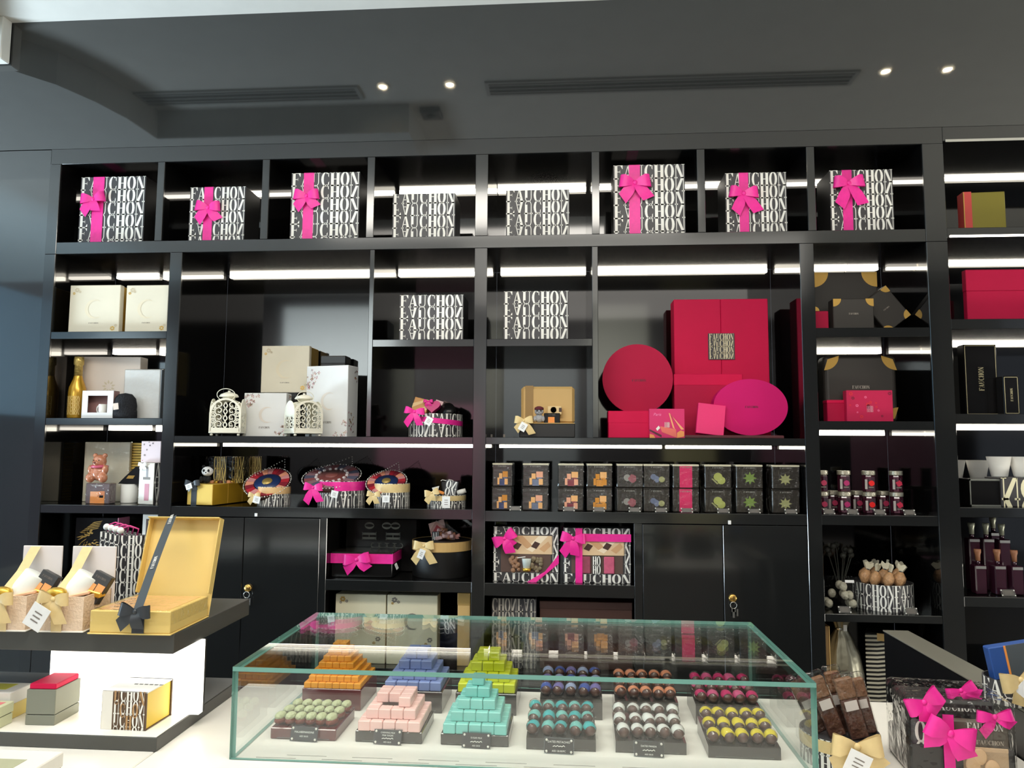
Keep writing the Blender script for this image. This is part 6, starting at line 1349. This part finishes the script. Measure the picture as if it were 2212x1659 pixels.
for k, (x, y, rt, ln, wd, nt) in enumerate(((-.062, .01, -24, .118, .034, 1), (-.028, -.014, -20, .13, .034, 0), (.002, .012, -10, .13, .032, 1), (.026, -.02, -14, .128, .036, 0), (.056, .006, -12, .118, .044, 1))):
    o = thing('chocolate_slab', ('leftmost wrapped chocolate slab leaning behind the glass case edge', 'second wrapped chocolate slab from the left in the lettered tub', 'middle nut chocolate slab at the back of the lettered tub', 'fourth wrapped chocolate slab with pale label in the tub', 'rightmost broad chocolate slab in the lettered tub')[k], 'chocolate', (CTX+.014+x*.78, CTY+y, ZK+.052), 0, 'wrapped chocolate slabs', (R(-4), R(rt), 0))
    MB().rbox(-wd/2, wd/2, -.006, .006, 0, ln*.62, .002).obj('slab_body', SLABC, o); MB().rbox(-wd/2, wd/2, -.007, .007, ln*.62, ln*.95, .003).obj('nut_end', NUT, o); MB().rbox(-wd/2-.002, wd/2+.002, -.009, .009, 0, ln+.006, .004).obj('clear_wrap', FILM, o); MB().box(-wd*.36, wd*.36, -.0102, -.0095, ln*.45, ln*.6).obj('pale_label', mat('slab_label', (196, 188, 180), .5), o)
MB().ball((.079, .02, .04), .012, 10, 7).obj('dark_sweet', BLACKC, t, True)
t = thing('wrapped_hamper', 'black hamper in clear film with large magenta bows at bottom right', 'hamper', (HMX, HMY, ZK+.0005), R(-6))
W, H, D = .19, .16, .14; HB_ = mat('hamper_black', (40, 38, 38), .35)
MB().rbox(-W/2, W/2, 0, D, 0, H*.4, .004).obj('tray_base', HB_, t)
b = MB(); b.rbox(-.03, W/2-.008, .004, .02, .012, H*.72, .003); cd_ = b.obj('biscuit_carton', mat('carton_taupe', (96, 88, 78), .4), t)
b = MB(); b.rbox(.0, W/2-.012, .0, .0035, .02, H*.42, .001); b.obj('biscuit_window', mat('biscuit_tan', (206, 176, 140), .5), cd_)
for x, z_, m_ in ((.018, .034, 0), (.052, .03, 0), (.03, .05, 0)): MB().ball((x, -.001, z_), (.014, .004, .016), 12, 7).obj('biscuit', mat('biscuit_pale', (222, 186, 144), .6), cd_, True)
small_word(cd_, .05, H*.46, .05, .008, -.001, mat('taupe_print', (170, 160, 146), .5)); small_word(cd_, .044, H*.62, .066, .013, .0035, LETW)
MB().rbox(-W/2+.004, W/2-.02, .03, .12, H*.4, H*.9, .006).obj('black_carton', HB_, t); small_word(t, .0, H*.78, .08, .014, .0292, mat('film_print', (206, 206, 200), .4), rot=(R(-8), 0, 0))
MB().rbox(-W/2+.01, -.036, .006, .028, .01, H*.66, .003).obj('lettered_carton', LETBG, t); b = MB(); b.polys(pattern(.046, H*.6, 2.6, 'ON'), lambda u, v: (-W/2+.011+u, .0054, .012+v)); b.obj('carton_lettering', LETW, t)
MB().rbox(-W/2-.004, W/2+.004, -.006, D+.004, .0005, H*.98, .014, seg=3).obj('clear_film', FILM, t); b = MB(); b.box(-.036, -.016, -.008, -.0066, 0, H*.8); b.obj('ribbon_band', PINK, t)
bow(t, (-.03, -.024, H*.62), .037, PINK, .3, ((-60, 1.0), (50, 1.1)), .55); bow(t, (-.07, -.01, H*.94), .029, PINK, -.5, ((-20, 1.0), (40, .8)), .6); bow(t, (.06, .0, H*.8), .027, PINK, -.1, ((-40, 1.2), (60, 1.0)), .4); bow(t, (.02, .05, H*1.0), .024, PINK, -.4, ((60, 1.2), (20, .6)), .4)
# tub on the ledge at the right edge
r = .05; t = thing('lettered_tub', 'lettered tub with cream bow and blue box on the dark ledge', 'gift tub', (LTX, LTY, .9615)); tub(t, r, .05, 1.6, reps=1, arcdeg=200); bow(t, (-.012, -r-.012, .062), .034, GOLDR, -.3, ((-20, 1.2), (40, 1.0)), .6); swing_tag(t, (.02, -r-.02, .06), .05, .045, (0, R(40), 0))
b = MB(); b.rbox(-.05, .05, -.012, .012, 0, .07, .002); o = b.obj('blue_box', mat('royal_blue_card', (44, 82, 150), .45), t, loc=(.02, .01, .05), rot=(0, R(-10), 0)); MB().box(-.014, .05, -.0135, -.012, 0, .07).obj('grey_face', mat('slate_card', (78, 84, 88), .5), o); MB().box(-.018, -.014, -.0138, -.012, 0, .07).obj('orange_edge', ORANGEP, o)
bpy.context.view_layer.update()
